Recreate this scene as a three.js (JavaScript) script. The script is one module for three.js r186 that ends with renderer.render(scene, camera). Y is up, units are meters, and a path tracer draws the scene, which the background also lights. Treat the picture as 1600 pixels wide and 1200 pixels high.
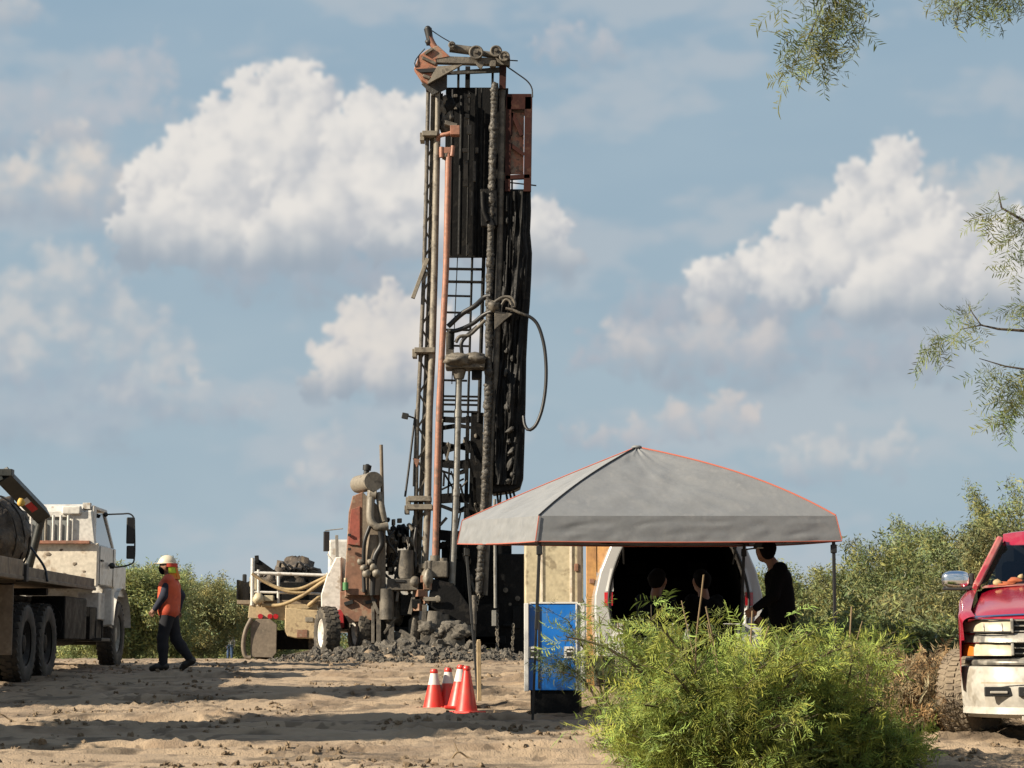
import * as THREE from 'three';
import { mergeGeometries, mergeVertices, toCreasedNormals } from 'three/addons/utils/BufferGeometryUtils.js';
import { RoundedBoxGeometry } from 'three/addons/geometries/RoundedBoxGeometry.js';
import { MarchingCubes } from 'three/addons/objects/MarchingCubes.js';
import { createNoise2D, createNoise3D } from 'simplex-noise';

// ---------------------------------------------------------------- camera, sun, exposure
const F = 3200, EYE = 1.6, PITCH = Math.atan((1020 - 600) / F);
const scene = new THREE.Scene();
const camera = new THREE.PerspectiveCamera(2 * Math.atan(600 / F) * 180 / Math.PI, 4 / 3, 0.5, 9000);
camera.position.set(0, EYE, 0);
camera.rotation.x = PITCH;
camera.updateMatrixWorld(true);
const renderer = new THREE.WebGLRenderer({ antialias: true });
renderer.setSize(1024, 768);
renderer.toneMapping = THREE.LinearToneMapping;
renderer.toneMappingExposure = 2.78;
renderer.shadowMap.enabled = true;
const SUN_EL = 29 * Math.PI / 180, SUN_AZ = 66 * Math.PI / 180;      // the sun stands to the left and behind the viewer
const SUN = new THREE.Vector3(-Math.sin(SUN_AZ) * Math.cos(SUN_EL), Math.sin(SUN_EL), Math.cos(SUN_AZ) * Math.cos(SUN_EL));
const sun = new THREE.DirectionalLight(new THREE.Color().setRGB(1, 0.88, 0.70), 4.0);
sun.position.copy(SUN).multiplyScalar(90).add(new THREE.Vector3(0, 0, -30));
sun.target.position.set(0, 0, -30);
sun.castShadow = true; sun.shadow.mapSize.set(4096, 4096);
Object.assign(sun.shadow.camera, { left: -40, right: 40, top: 40, bottom: -40, near: 1, far: 260 });
scene.add(sun, sun.target);

// ---------------------------------------------------------------- random numbers and noise
function mulberry(a) { return () => { a |= 0; a = a + 0x6D2B79F5 | 0; let t = Math.imul(a ^ a >>> 15, 1 | a); t = t + Math.imul(t ^ t >>> 7, 61 | t) ^ t; return ((t ^ t >>> 14) >>> 0) / 4294967296; }; }
let rnd = mulberry(12345);
const R = (a, b) => a + (b - a) * rnd();
const N2 = createNoise2D(mulberry(7)), N3 = createNoise3D(mulberry(9));
function fbm(x, y, o = 4) { let s = 0, a = .5; for (let i = 0; i < o; i++) { s += a * N2(x, y); x = x * 2.03 + 17.1; y = y * 2.03 - 9.7; a *= .5; } return s; }
const clamp = (x, a = 0, b = 1) => x < a ? a : x > b ? b : x;
const smooth = (a, b, x) => { x = clamp((x - a) / (b - a)); return x * x * (3 - 2 * x); };
const lerp = (a, b, t) => a + (b - a) * t;
const V = (x, y, z) => new THREE.Vector3(x, y, z);

// a photograph pixel and a distance along -z give a point
function P(px, py, d) {
  const v = V((px - 800) / F, -(py - 600) / F, -1).applyEuler(camera.rotation);
  return v.multiplyScalar(d / -v.z).add(camera.position);
}
const S = (d) => F / d;                                             // pixels per metre at distance d

// ---------------------------------------------------------------- sky: air and clouds, computed
{
  const W = 4096, H = 2048, TD = W / 360, TV = H / 180;
  const data = new Float32Array(W * H * 4);
  const az0 = (p) => { const v = V((p[0] - 800) / F, -(p[1] - 600) / F, -1).applyEuler(camera.rotation).normalize(); return [Math.atan2(v.x, -v.z) * 180 / Math.PI, Math.asin(v.y) * 180 / Math.PI]; };
  const air = (az, el, o) => {
    const t = clamp(el / 26), h = smooth(0, 1, t), k = smooth(20, 90, el);
    const n = fbm(az * .05 + 3, el * .16, 3) * .5 + fbm(az * .16, el * .42 + 40, 3) * .3, veil = smooth(-.12, .42, fbm(az * .075 + 3, el * .24 + 1.7, 4) + .35 * fbm(az * .5, el * .9, 3)) * .55 * (1 - k);
    o[0] = lerp(lerp(.38, .28, h), .12, k) + n * .05; o[1] = lerp(lerp(.48, .405, h), .22, k) + n * .042; o[2] = lerp(lerp(.545, .52, h), .40, k) + n * .028;
    o[0] = lerp(o[0], .485, veil); o[1] = lerp(o[1], .525, veil); o[2] = lerp(o[2], .565, veil);
  };
  const o = [0, 0, 0];
  for (let y = 0; y < H; y++) for (let x = 0; x < W; x++) {
    const i = (y * W + x) * 4, el = (y + .5) / TV - 90, az = ((x + .5) / TD - 180 + 90 + 540) % 360 - 180;
    if (el < -0.5) { data[i] = .30; data[i + 1] = .25; data[i + 2] = .19; data[i + 3] = 1; continue; }
    air(Math.abs(az) > 170 ? lerp(az, 180 * Math.sign(az), smooth(170, 180, Math.abs(az))) : az, Math.max(el, 0), o);
    data[i] = o[0]; data[i + 1] = o[1]; data[i + 2] = o[2]; data[i + 3] = 1;
  }
  // a cloud: puffs [azimuth, elevation, radius] in degrees, each grown with smaller ones, joined, lit from the sun's side
  function cloud(puffs, o) { if (o.sub > 1) cloud1(puffs.map(([a, e, r]) => [a, e - r * .12, r * 1.28]), { ...o, soft: .95, opacity: .5, sub: 1, seed: o.seed + 300, lit: [.60, .60, .61], shade: [.46, .49, .535] }); cloud1(puffs, o); }
  function cloud1(puffs, { base = 0, soft = .25, opacity = 1, lit = [.80, .77, .73], shade = [.53, .545, .575], low = [.34, .40, .465], seed = 1, sub = 1, fade = 1.2 }) {
    const r = mulberry(seed * 977 + 3), all = [];
    const grow = (p, n, lo, hi, depth) => {
      all.push(p);
      if (!depth) return;
      for (let k = 0; k < n; k++) {
        const a = r() * Math.PI * 2, q = p[2] * (.45 + .6 * r()), rr = p[2] * (lo + (hi - lo) * r());
        const e = p[1] + Math.sin(a) * q * .95;
        if (e - rr * .3 < base) continue;
        grow([p[0] + Math.cos(a) * q, e, rr, (p[3] || 0) + p[2] * .55 * r()], 7, .28, .5, depth - 1);
      }
    };
    for (const p of puffs) grow([...p, 0], 12, .3, .55, sub > 1 ? 2 : 1);
    let a0 = 1e9, a1 = -1e9, e0 = 1e9, e1 = -1e9;
    for (const p of all) { a0 = Math.min(a0, p[0] - p[2] * 1.4); a1 = Math.max(a1, p[0] + p[2] * 1.4); e0 = Math.min(e0, p[1] - p[2] * 1.4); e1 = Math.max(e1, p[1] + p[2] * 1.4); }
    e0 = Math.max(e0, .05); e1 = Math.min(e1, 88);
    const X0 = Math.floor(a0 * TD), Y0 = Math.floor(e0 * TV), w = Math.ceil(a1 * TD) - X0 + 1, h = Math.ceil(e1 * TV) - Y0 + 1;
    if (w < 2 || h < 2) return;
    const sw = new Float32Array(w * h), nx = new Float32Array(w * h), ny = new Float32Array(w * h), nz = new Float32Array(w * h), al = new Float32Array(w * h), wx = new Float32Array(w * h), wy = new Float32Array(w * h);
    for (let y = 0; y < h; y++) for (let x = 0; x < w; x++) {
      const A = (X0 + x) / TD, E = (Y0 + y) / TV, i = y * w + x;
      wx[i] = A + .34 * fbm(A * 1.1, E * 1.1 + seed, 4) + .10 * fbm(A * 5, E * 5, 2); wy[i] = E + .30 * fbm(A * 1.1 + 50, E * 1.1 + seed, 4) + .10 * fbm(A * 5 + 9, E * 5, 2);
    }
    for (const [ca, ce, cr, cz = 0] of all) {
      const m = cr + .5, x0 = clamp(Math.floor((ca - m) * TD) - X0, 0, w - 1), x1 = clamp(Math.ceil((ca + m) * TD) - X0, 0, w - 1), y0 = clamp(Math.floor((ce - m) * TV) - Y0, 0, h - 1), y1 = clamp(Math.ceil((ce + m) * TV) - Y0, 0, h - 1);
      for (let y = y0; y <= y1; y++) for (let x = x0; x <= x1; x++) {
        const i = y * w + x, dx = (wx[i] - ca) / cr, dy = (wy[i] - ce) / cr, d2 = dx * dx + dy * dy;
        if (d2 > 1) continue;
        const z = Math.sqrt(1 - d2), g = Math.exp(Math.min(40, (z * cr + cz) * 8));
        sw[i] += g; nx[i] += g * dx; ny[i] += g * dy; nz[i] += g * z;
        al[i] = Math.max(al[i], clamp((1 - Math.sqrt(d2)) / Math.min(.9, soft * Math.max(1, (soft < .4 ? .2 : .5) / cr))));
      }
    }
    for (let y = 0; y < h; y++) for (let x = 0; x < w; x++) {
      const i = y * w + x; if (!al[i]) continue;
      const A = (X0 + x) / TD, E = (Y0 + y) / TV, l = Math.hypot(nx[i], ny[i], nz[i]) || 1;
      const dd = .75 * fbm(A * .55 + 3, E * .7 + seed * 3, 3) + .14 * fbm(A * 2.2, E * 2.2, 3);
      let k = (-.62 * nx[i] + .50 * ny[i] + .60 * nz[i]) / l;
      k = smooth(0, 1, clamp(.10 + .86 * k + .62 * dd));
      const up = smooth(base - .1, base + fade, E + .5 * fbm(A * .7, seed, 3));
      let a = smooth(0, 1, al[i]) * opacity * smooth(base - .55, base + .35, E + .35 * fbm(A * .9, seed + 7, 3));
      a *= lerp(1, clamp(.75 + dd + .4 * fbm(A * 1.4, E * 1.8, 4)), soft > .4 ? .9 : .1);
      const j = ((clamp(Y0 + y + H / 2, 0, H - 1)) * W + (((X0 + x) + W / 4) % W + W) % W) * 4;
      for (let c = 0; c < 3; c++) data[j + c] = lerp(data[j + c], lerp(low[c], lerp(shade[c], lit[c], k), up), a);
    }
  }
  // puffs read off the photograph: [x, y, radius] in its pixels, turned into directions
  const px = (l) => l.map((p) => [...az0(p), p[2] * .01775]);
  const el = (y) => az0([800, y])[1];
  const pale = { lit: [.62, .61, .60], shade: [.45, .485, .53], low: [.36, .42, .49] };
  cloud(px([[60, 300, 66], [130, 285, 70], [190, 318, 56], [10, 325, 64], [110, 235, 46], [235, 325, 44], [150, 345, 50], [60, 345, 50]]), { base: el(365), soft: .45, opacity: 1, ...pale, lit: [.68, .645, .61], seed: 2 });
  cloud(px([[150, 180, 50], [210, 150, 60], [240, 100, 40], [90, 200, 50], [20, 180, 60]]), { base: el(265), soft: .8, opacity: .75, ...pale, lit: [.50, .52, .56], seed: 3 });
  cloud(px([[96, 130, 17], [110, 128, 12]]), { base: el(140), soft: .5, opacity: .85, seed: 4 });
  cloud(px([[5, 20, 50], [-40, 30, 60]]), { base: el(80), soft: .9, opacity: .7, ...pale, seed: 5 });
  cloud(px([[905, 80, 45], [940, 85, 36], [865, 75, 32]]), { base: el(116), soft: .9, opacity: .65, ...pale, lit: [.56, .55, .57], seed: 6 });
  cloud(px([[120, 470, 80], [40, 490, 80], [190, 510, 70], [100, 430, 60], [20, 560, 60], [260, 560, 50]]), { base: el(640), soft: .85, opacity: .8, ...pale, seed: 7 });
  cloud(px([[250, 640, 46], [400, 630, 22], [310, 635, 40], [200, 620, 40], [350, 650, 36]]), { base: el(672), soft: .7, opacity: .75, ...pale, seed: 27 });
  cloud(px([[60, 640, 90], [-40, 620, 90], [160, 660, 70]]), { base: el(720), soft: .95, opacity: .6, lit: [.36, .43, .51], shade: [.33, .40, .48], seed: 28 });
  cloud(px([[500, 440, 90], [380, 430, 60], [610, 440, 60]]), { base: el(490), soft: .9, opacity: .9, lit: [.40, .44, .50], shade: [.34, .40, .475], seed: 17 });
  cloud(px([[440, 130, 36], [480, 150, 44], [395, 165, 44], [340, 205, 42], [290, 245, 50], [250, 275, 40], [585, 185, 44], [635, 200, 50], [540, 235, 62], [440, 240, 84], [350, 300, 76], [500, 320, 90], [600, 300, 80], [270, 345, 60], [230, 375, 46], [330, 375, 56], [420, 375, 66], [205, 400, 26], [660, 320, 66], [720, 330, 80], [780, 390, 70], [845, 355, 38], [868, 410, 40], [850, 455, 44]]), { base: el(432), soft: .16, seed: 8, sub: 2, fade: 1.7 });
  cloud(px([[606, 470, 24], [565, 515, 40], [610, 540, 58], [650, 500, 40], [540, 580, 40], [610, 600, 46], [690, 540, 60], [500, 610, 26]]), { base: el(630), soft: .22, seed: 9, sub: 2, ...{ lit: [.74, .70, .655], shade: [.52, .53, .56] } });
  cloud(px([[1200, 560, 100], [1350, 560, 100], [1050, 545, 80], [1450, 540, 70], [950, 550, 50]]), { base: el(625), soft: .85, opacity: .95, lit: [.44, .47, .52], shade: [.36, .42, .49], seed: 10 });
  cloud(px([[1480, 300, 50], [1540, 340, 70], [1590, 300, 60], [1560, 420, 60]]), { base: el(480), soft: .8, opacity: .8, ...pale, seed: 11 });
  cloud(px([[1400, 246, 30], [1392, 290, 40], [1345, 330, 52], [1425, 345, 56], [1255, 375, 46], [1300, 400, 58], [1400, 420, 76], [1475, 410, 62], [1560, 400, 60], [1590, 470, 60], [1180, 415, 34], [1110, 450, 42], [1530, 450, 50], [1360, 470, 60], [1220, 440, 50], [1450, 470, 50]]), { base: el(515), soft: .2, seed: 12, sub: 2, fade: 1.4 });
  cloud(px([[1130, 470, 50], [1200, 495, 34], [1060, 480, 40], [1010, 470, 36]]), { base: el(530), soft: .7, opacity: .75, lit: [.45, .48, .53], shade: [.36, .42, .49], seed: 13 });
  cloud(px([[1100, 545, 60], [1190, 545, 50], [1000, 550, 50]]), { base: el(590), soft: .6, opacity: .9, lit: [.60, .58, .575], shade: [.5, .515, .545], seed: 14 });
  cloud(px([[1060, 660, 36], [1130, 650, 42], [1168, 665, 28], [895, 690, 24], [945, 690, 26], [1000, 685, 30]]), { base: el(712), soft: .5, opacity: .85, ...pale, lit: [.64, .59, .565], seed: 15 });
  cloud(px([[1290, 720, 50], [1380, 715, 40], [1240, 730, 36], [1400, 690, 30]]), { base: el(775), soft: .8, opacity: .75, ...pale, seed: 16 });
  cloud(px([[520, 710, 40], [490, 760, 44], [560, 770, 40]]), { base: el(800), soft: .85, opacity: .7, ...pale, seed: 18 });
  // the same fair-weather clouds all round
  const r = mulberry(88);
  for (let k = 0; k < 78; k++) {
    const az = -176 + 352 * ((k * .618) % 1), e = 1.5 + 44 * r() ** 1.6, size = (1.2 + 2.6 * r()) * (1 + e / 30), n = 7 + Math.floor(r() * 6), l = [];
    for (let i = 0; i < n; i++) l.push([az + (r() - .5) * size * 5, e + size * (.3 + 1.0 * r()), size * (.4 + .5 * r())]);
    if (l.some((p) => Math.abs(p[0]) - p[2] * 1.3 < 16.5 && p[1] - p[2] * 1.3 < 19.5) || l.some((p) => Math.abs(p[0]) + p[2] * 1.5 > 179)) continue;
    cloud(l, { base: e, soft: r() < .5 ? .25 : .7, opacity: .95, seed: 100 + k });
  }
  for (let i = 0; i < data.length; i++) if (i % 4 < 3) data[i] *= .36;     // radiance; the exposure above brings it back
  const sky = new THREE.DataTexture(data, W, H, THREE.RGBAFormat, THREE.FloatType);
  sky.mapping = THREE.EquirectangularReflectionMapping; sky.magFilter = THREE.LinearFilter; sky.needsUpdate = true;
  scene.background = sky; scene.environment = sky;
}
console.log('sky done');

// ---------------------------------------------------------------- textures and materials
const HASH = new Float32Array(65536); { const r = mulberry(31); for (let i = 0; i < 65536; i++) HASH[i] = r(); }
function pn(x, y, per, s) {                                         // value noise that repeats every per cells
  const xi = Math.floor(x), yi = Math.floor(y), fx = x - xi, fy = y - yi, u = fx * fx * (3 - 2 * fx), v = fy * fy * (3 - 2 * fy);
  const h = (a, b) => HASH[(((a % per) + per) % per * 374 + ((b % per) + per) % per * 668 + s * 1013) & 65535];
  return lerp(lerp(h(xi, yi), h(xi + 1, yi), u), lerp(h(xi, yi + 1), h(xi + 1, yi + 1), u), v);
}
function pf(u, v, per, s, o = 4) { let t = 0, a = .5, q = 0; for (let i = 0; i < o; i++) { t += a * pn(u * per, v * per, per, s + i); q += a; per *= 2; a *= .55; } return t / q; }
const toS = (c) => { c = clamp(c); return c <= .0031308 ? c * 12.92 * 255 : (1.055 * Math.pow(c, 1 / 2.4) - .055) * 255; };
function tex(n, fn, srgb = true) {
  const d = new Uint8Array(n * n * 4);
  for (let y = 0; y < n; y++) for (let x = 0; x < n; x++) {
    const c = fn((x + .5) / n, (y + .5) / n), i = (y * n + x) * 4;
    for (let k = 0; k < 3; k++) d[i + k] = srgb ? toS(c[k]) : clamp(c[k]) * 255;
    d[i + 3] = 255;
  }
  const t = new THREE.DataTexture(d, n, n); t.wrapS = t.wrapT = THREE.RepeatWrapping; t.magFilter = THREE.LinearFilter; t.minFilter = THREE.LinearMipmapLinearFilter; t.generateMipmaps = true;
  if (srgb) t.colorSpace = THREE.SRGBColorSpace; t.needsUpdate = true; return t;
}
const grey = (g) => [g, g, g];
const BUMP = tex(256, (u, v) => grey(.6 * pf(u, v, 6, 3, 5) + .4 * pf(u, v, 40, 8, 2)), false);
const ROUGH = tex(256, (u, v) => grey(.55 + .45 * pf(u, v, 8, 61, 4)), false);
const sized = (t, m) => { const c = t.clone(); c.repeat.set(1 / m, 1 / m); c.needsUpdate = true; return c; };
const BUMPS = { 1: sized(BUMP, 1), .5: sized(BUMP, .5), 2: sized(BUMP, 2) }, ROUGHS = sized(ROUGH, .8);
let texSeed = 1;
// paint c1 with worn or muddy patches c2 (share of the surface) and streaks or specks c3
const K = .57;
function mat({ c1, c2 = null, c3 = null, share = .4, edge = .12, rough = .8, metal = 0, size = 1.2, bump = .002, per = 5, extra = {}, n = 192, grain = .22, stretch = 1 }) {
  const s = texSeed += 11; c1 = c1.map((x) => x * K); c2 = c2 ? c2.map((x) => x * K) : c1.map((x) => x * .8); c3 = c3 ? c3.map((x) => x * K) : c2;
  const map = tex(n, (u, v) => {
    const a = pf(u * stretch, v, per, s, 5), b = pf(u, v * stretch, per * 2, s + 5, 4), g = 1 + grain * (pf(u, v, 32, s + 9, 2) - .5) * 2;
    const k = smooth(1 - share - edge, 1 - share + edge, .12 + a * .8), q = smooth(.6, .72, b);
    return [0, 1, 2].map((i) => lerp(lerp(c1[i], c2[i], k), c3[i], q * .7) * g);
  });
  map.repeat.set(1 / size, 1 / size);
  return new THREE.MeshPhysicalMaterial({ map, roughness: rough, metalness: metal, roughnessMap: rough < .95 ? ROUGHS : null, bumpMap: BUMPS[.5], bumpScale: bump, side: THREE.DoubleSide, ...extra });
}
const flat = (r, g, b, rough = .7, extra = {}) => new THREE.MeshPhysicalMaterial({ color: new THREE.Color().setRGB(...(extra.metalness || extra.transmission ? [r, g, b] : [r * K, g * K, b * K])), roughness: rough, side: THREE.DoubleSide, ...extra });
const MUD = [.20, .165, .12], RUST = [.22, .085, .04], DARK = [.018, .017, .016];
const M = {
  mudSteel: mat({ c1: [.19, .165, .13], c2: [.09, .078, .062], c3: [.05, .045, .04], share: .45, rough: .85, bump: .006, size: .9 }),
  beigeSteel: mat({ c1: [.29, .255, .20], c2: [.16, .137, .105], c3: [.09, .075, .06], share: .35, rough: .75, bump: .004 }),
  orangePipe: mat({ c1: [.46, .20, .125], c2: [.36, .17, .11], c3: [.20, .12, .08], share: .42, rough: .7, bump: .002 }),
  rust: mat({ c1: [.33, .165, .10], c2: [.26, .13, .08], c3: [.37, .27, .18], share: .42, rough: .88, bump: .003 }),
  rustRed: mat({ c1: [.055, .018, .014], c2: [.03, .013, .012], c3: [.09, .045, .03], share: .4, rough: .85, extra: { specularIntensity: .3 } }),
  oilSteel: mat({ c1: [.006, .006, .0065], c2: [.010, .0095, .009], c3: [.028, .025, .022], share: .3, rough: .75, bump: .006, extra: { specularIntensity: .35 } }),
  greyRod: mat({ c1: [.36, .35, .32], c2: [.27, .255, .22], c3: [.17, .15, .12], share: .4, rough: .6, metal: .2 }),
  chain: mat({ c1: [.085, .075, .06], c2: [.03, .027, .023], c3: [.18, .15, .11], share: .5, rough: .8, bump: .012, size: .5, per: 8 }),
  hose: flat(.012, .012, .013, .5), black: flat(.012, .012, .012, .55), rubber: mat({ c1: [.028, .026, .024], c2: [.06, .052, .04], share: .35, rough: .92, bump: .004, size: .6 }),
  dustRubber: mat({ c1: [.27, .215, .15], c2: [.17, .135, .10], c3: [.33, .27, .19], share: .4, rough: .95, bump: .006, size: .4 }),
  mudRubber: mat({ c1: [.075, .065, .052], c2: [.16, .135, .10], c3: [.04, .036, .03], share: .45, rough: .95, bump: .006, size: .5 }),
  whitePaint: mat({ c1: [.86, .83, .77], c2: [.72, .66, .56], c3: [.48, .39, .29], share: .3, rough: .5, bump: .0006, per: 4 }),
  creamDust: mat({ c1: [.92, .83, .68], c2: [.84, .74, .58], c3: [.52, .40, .28], share: .35, rough: .75, bump: .001, per: 4 }),
  creamPaint: mat({ c1: [.60, .46, .27], c2: [.48, .36, .21], c3: [.34, .24, .14], share: .35, rough: .7, bump: .001 }),
  creamPanel: mat({ c1: [.66, .57, .38], c2: [.52, .43, .28], c3: [.30, .24, .15], share: .3, rough: .65 }),
  brownFlap: mat({ c1: [.235, .185, .135], c2: [.17, .135, .10], c3: [.31, .25, .18], share: .4, rough: .9 }),
  deckWood: mat({ c1: [.34, .26, .18], c2: [.22, .165, .115], c3: [.12, .09, .065], share: .45, rough: .9, stretch: .3 }),
  redPaint: mat({ c1: [.47, .007, .035], c2: [.44, .010, .04], c3: [.48, .05, .07], share: .3, rough: .3, bump: 0, grain: .04, extra: { clearcoat: .8, clearcoatRoughness: .12 } }),
  redDust: mat({ c1: [.55, .06, .09], c2: [.55, .24, .2], c3: [.48, .33, .24], share: .45, rough: .55, bump: 0 }),
  dustChrome: mat({ c1: [.50, .47, .41], c2: [.20, .19, .17], c3: [.12, .115, .11], share: .42, rough: .5, metal: .3, per: 9 }),
  chrome: flat(.75, .76, .78, .12, { metalness: 1 }),
  bumper: mat({ c1: [.56, .53, .47], c2: [.49, .45, .385], c3: [.36, .32, .26], share: .35, rough: .55, bump: .0005, per: 4 }),
  lampDust: mat({ c1: [.66, .58, .42], c2: [.56, .48, .33], c3: [.46, .38, .26], share: .4, rough: .4, bump: 0, extra: { clearcoat: .5 } }),
  amber: flat(.78, .22, .03, .3, { clearcoat: .6 }), tailRed: flat(.55, .01, .015, .25, { clearcoat: .8 }),
  glassDark: flat(.01, .012, .014, .06, { clearcoat: 1 }), pane: flat(.85, .9, .9, .02, { transmission: 1, thickness: 0 }),
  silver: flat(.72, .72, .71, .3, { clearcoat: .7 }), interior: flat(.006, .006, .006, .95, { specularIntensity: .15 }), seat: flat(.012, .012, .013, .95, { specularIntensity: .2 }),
  tentGrey: mat({ c1: [.30, .31, .32], c2: [.275, .285, .295], c3: [.33, .335, .34], share: .4, rough: .85, bump: .001, grain: .06, extra: { transmission: .10, thickness: 0 } }),
  tentTrim: flat(.55, .15, .10, .95), tentBlack: flat(.012, .013, .014, .5), tentPipe: flat(.03, .03, .032, .8),
  cone: mat({ c1: [.80, .045, .03], c2: [.74, .05, .035], c3: [.62, .08, .05], share: .3, rough: .55, bump: 0, grain: .06 }), coneBand: flat(.82, .80, .76, .5),
  stake: mat({ c1: [.62, .47, .27], c2: [.5, .37, .2], share: .4, rough: .9 }), plank: mat({ c1: [.68, .36, .12], c2: [.58, .30, .11], c3: [.42, .21, .08], share: .4, rough: .85, stretch: .25 }),
  blue: mat({ c1: [.008, .19, .68], c2: [.01, .18, .62], c3: [.04, .2, .55], share: .3, rough: .45, bump: .0004, grain: .08 }), whiteTrim: flat(.80, .79, .76, .5),
  skin: flat(.34, .17, .105, .6), hair: flat(.006, .005, .005, .9, { specularIntensity: .2 }),
  vest: mat({ c1: [.80, .12, .04], c2: [.66, .09, .04], share: .4, rough: .8, grain: .1 }), shirtNavy: flat(.022, .026, .05, .9), trousers: flat(.014, .015, .022, .95), boot: flat(.014, .012, .01, .6),
  helmet: flat(.82, .74, .56, .4), flapOrange: flat(.85, .28, .03, .8), flapLime: flat(.62, .78, .04, .7), flapRed: flat(.75, .07, .03, .8), gloveOrange: flat(.50, .13, .05, .9), reflect: flat(.62, .60, .55, .5),
  blackCloth: flat(.007, .007, .008, .95, { specularIntensity: .15 }), blueCloth: flat(.010, .013, .022, .95, { specularIntensity: .15 }), redCloth: flat(.045, .009, .01, .95, { specularIntensity: .15 }), denim: flat(.06, .11, .22, .95), paleShirt: flat(.62, .60, .56, .9),
  bark: mat({ c1: [.10, .08, .06], c2: [.05, .04, .032], c3: [.16, .135, .10], share: .45, rough: .95, bump: .006, size: .3 }),
  twig: flat(.13, .10, .055, .9), dryTwig: flat(.30, .215, .125, .95),
  yellowRope: mat({ c1: [.55, .40, .20], c2: [.36, .25, .13], share: .4, rough: .9 }), boomBlack: mat({ c1: [.022, .027, .025], c2: [.04, .04, .034], share: .4, rough: .6 }),
  tapeRed: flat(.62, .02, .03, .5), tapeWhite: flat(.85, .83, .8, .5), yellow: flat(.78, .48, .08, .6),
  tarpMud: mat({ c1: [.12, .09, .062], c2: [.05, .04, .032], c3: [.20, .155, .10], share: .45, rough: .9, bump: .02, size: 1.2 }),
  orangeMud: mat({ c1: [.46, .19, .11], c2: [.34, .25, .18], c3: [.10, .07, .05], share: .42, rough: .8, size: .7, bump: .004, per: 6 }),
  scrap: mat({ c1: [.05, .047, .042], c2: [.02, .019, .018], c3: [.09, .08, .066], share: .4, rough: .9, bump: .01 }),
  greenPaint: flat(.10, .30, .10, .6), clod: mat({ c1: [.42, .31, .20], c2: [.28, .20, .125], share: .4, rough: 1, bump: .006, size: .3 }), greyMud: mat({ c1: [.20, .18, .15], c2: [.11, .098, .082], c3: [.29, .255, .21], share: .45, rough: .95, bump: .01, size: .4 }),
};

// ---------------------------------------------------------------- geometry helpers
function uvMetres(g) {                                              // uv in metres by the way each face points
  if (g.index) g = g.toNonIndexed();
  const p = g.attributes.position, n = g.attributes.normal, uv = new Float32Array(p.count * 2);
  for (let i = 0; i < p.count; i += 3) {
    let ax = 0, ay = 0, az = 0;
    for (let k = 0; k < 3; k++) { ax += n.getX(i + k); ay += n.getY(i + k); az += n.getZ(i + k); }
    ax = Math.abs(ax); ay = Math.abs(ay); az = Math.abs(az);
    for (let k = 0; k < 3; k++) {
      const x = p.getX(i + k), y = p.getY(i + k), z = p.getZ(i + k);
      uv[(i + k) * 2] = ax > ay && ax > az ? z : x; uv[(i + k) * 2 + 1] = ay >= ax && ay >= az ? z : y;
    }
  }
  g.setAttribute('uv', new THREE.BufferAttribute(uv, 2));
  for (const k of Object.keys(g.attributes)) if (!['position', 'normal', 'uv'].includes(k)) g.deleteAttribute(k);
  return g;
}
const join = (l) => { l = l.flat(Infinity).map(uvMetres); return l.length > 1 ? mergeGeometries(l) : l[0]; };
const taken = {};
const numbered = (n) => { taken[n] = (taken[n] || 0) + 1; return taken[n] > 1 ? `${n}_${String(taken[n] - 1).padStart(3, '0')}` : n; };
function put(o) { o.castShadow = o.receiveShadow = true; return o; }
function thing(name, label, category, pos = V(0, 0, 0), group) {
  const g = new THREE.Group(); g.name = numbered(name); g.position.copy(pos); g.userData = { label, category }; if (group) g.userData.group = group;
  scene.add(g); return g;
}
const rootOf = (o) => { while (o.parent && o.parent !== scene) o = o.parent; return o; };
// a part given in world coordinates
function part(name, geos, m, parent) {
  const g = join([geos]), r = rootOf(parent); g.translate(-r.position.x, -r.position.y, -r.position.z);
  const o = put(new THREE.Mesh(g, m)); o.name = name; parent.add(o); return o;
}
// a part given in the thing's own coordinates
function own(name, geos, m, parent) { const o = put(new THREE.Mesh(join([geos]), m)); o.name = name; parent.add(o); return o; }
const at3 = (p) => p.isVector3 ? p : V(...p);
function box(w, h, d, x, y, z, ry = 0, bev = .008, rx = 0, rz = 0) {
  const b = Math.min(bev, w / 3, h / 3, d / 3), g = b > .001 ? new RoundedBoxGeometry(w, h, d, 1, b) : new THREE.BoxGeometry(w, h, d);
  if (rx) g.rotateX(rx); if (rz) g.rotateZ(rz); if (ry) g.rotateY(ry); return g.translate(x, y, z);
}
function aim(g, a, b) {                                             // turn a shape built along y to run from a to b
  const q = new THREE.Quaternion().setFromUnitVectors(V(0, 1, 0), b.clone().sub(a).normalize());
  return g.applyQuaternion(q).translate((a.x + b.x) / 2, (a.y + b.y) / 2, (a.z + b.z) / 2);
}
function rod(a, b, r1, r2 = r1, seg = 10, open = false) { a = at3(a); b = at3(b); return aim(new THREE.CylinderGeometry(r2, r1, a.distanceTo(b), seg, 1, open), a, b); }
function bar(a, b, w, t, bev = .006) {                              // flat bar, w across the picture, t in depth
  a = at3(a); b = at3(b); const l = a.distanceTo(b), g = new RoundedBoxGeometry(w, l, t, 1, Math.min(bev, w / 3, t / 3));
  const y = b.clone().sub(a).normalize(), z = V(0, 0, 1).sub(y.clone().multiplyScalar(y.z)).normalize(), x = y.clone().cross(z);
  return g.applyMatrix4(new THREE.Matrix4().makeBasis(x, y, z).setPosition((a.x + b.x) / 2, (a.y + b.y) / 2, (a.z + b.z) / 2));
}
function tube(pts, r, seg = 24, rs = 7, tight = false) { return new THREE.TubeGeometry(new THREE.CatmullRomCurve3(pts.map(at3), false, tight ? 'catmullrom' : 'centripetal', .3), seg, r, rs, false); }
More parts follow.
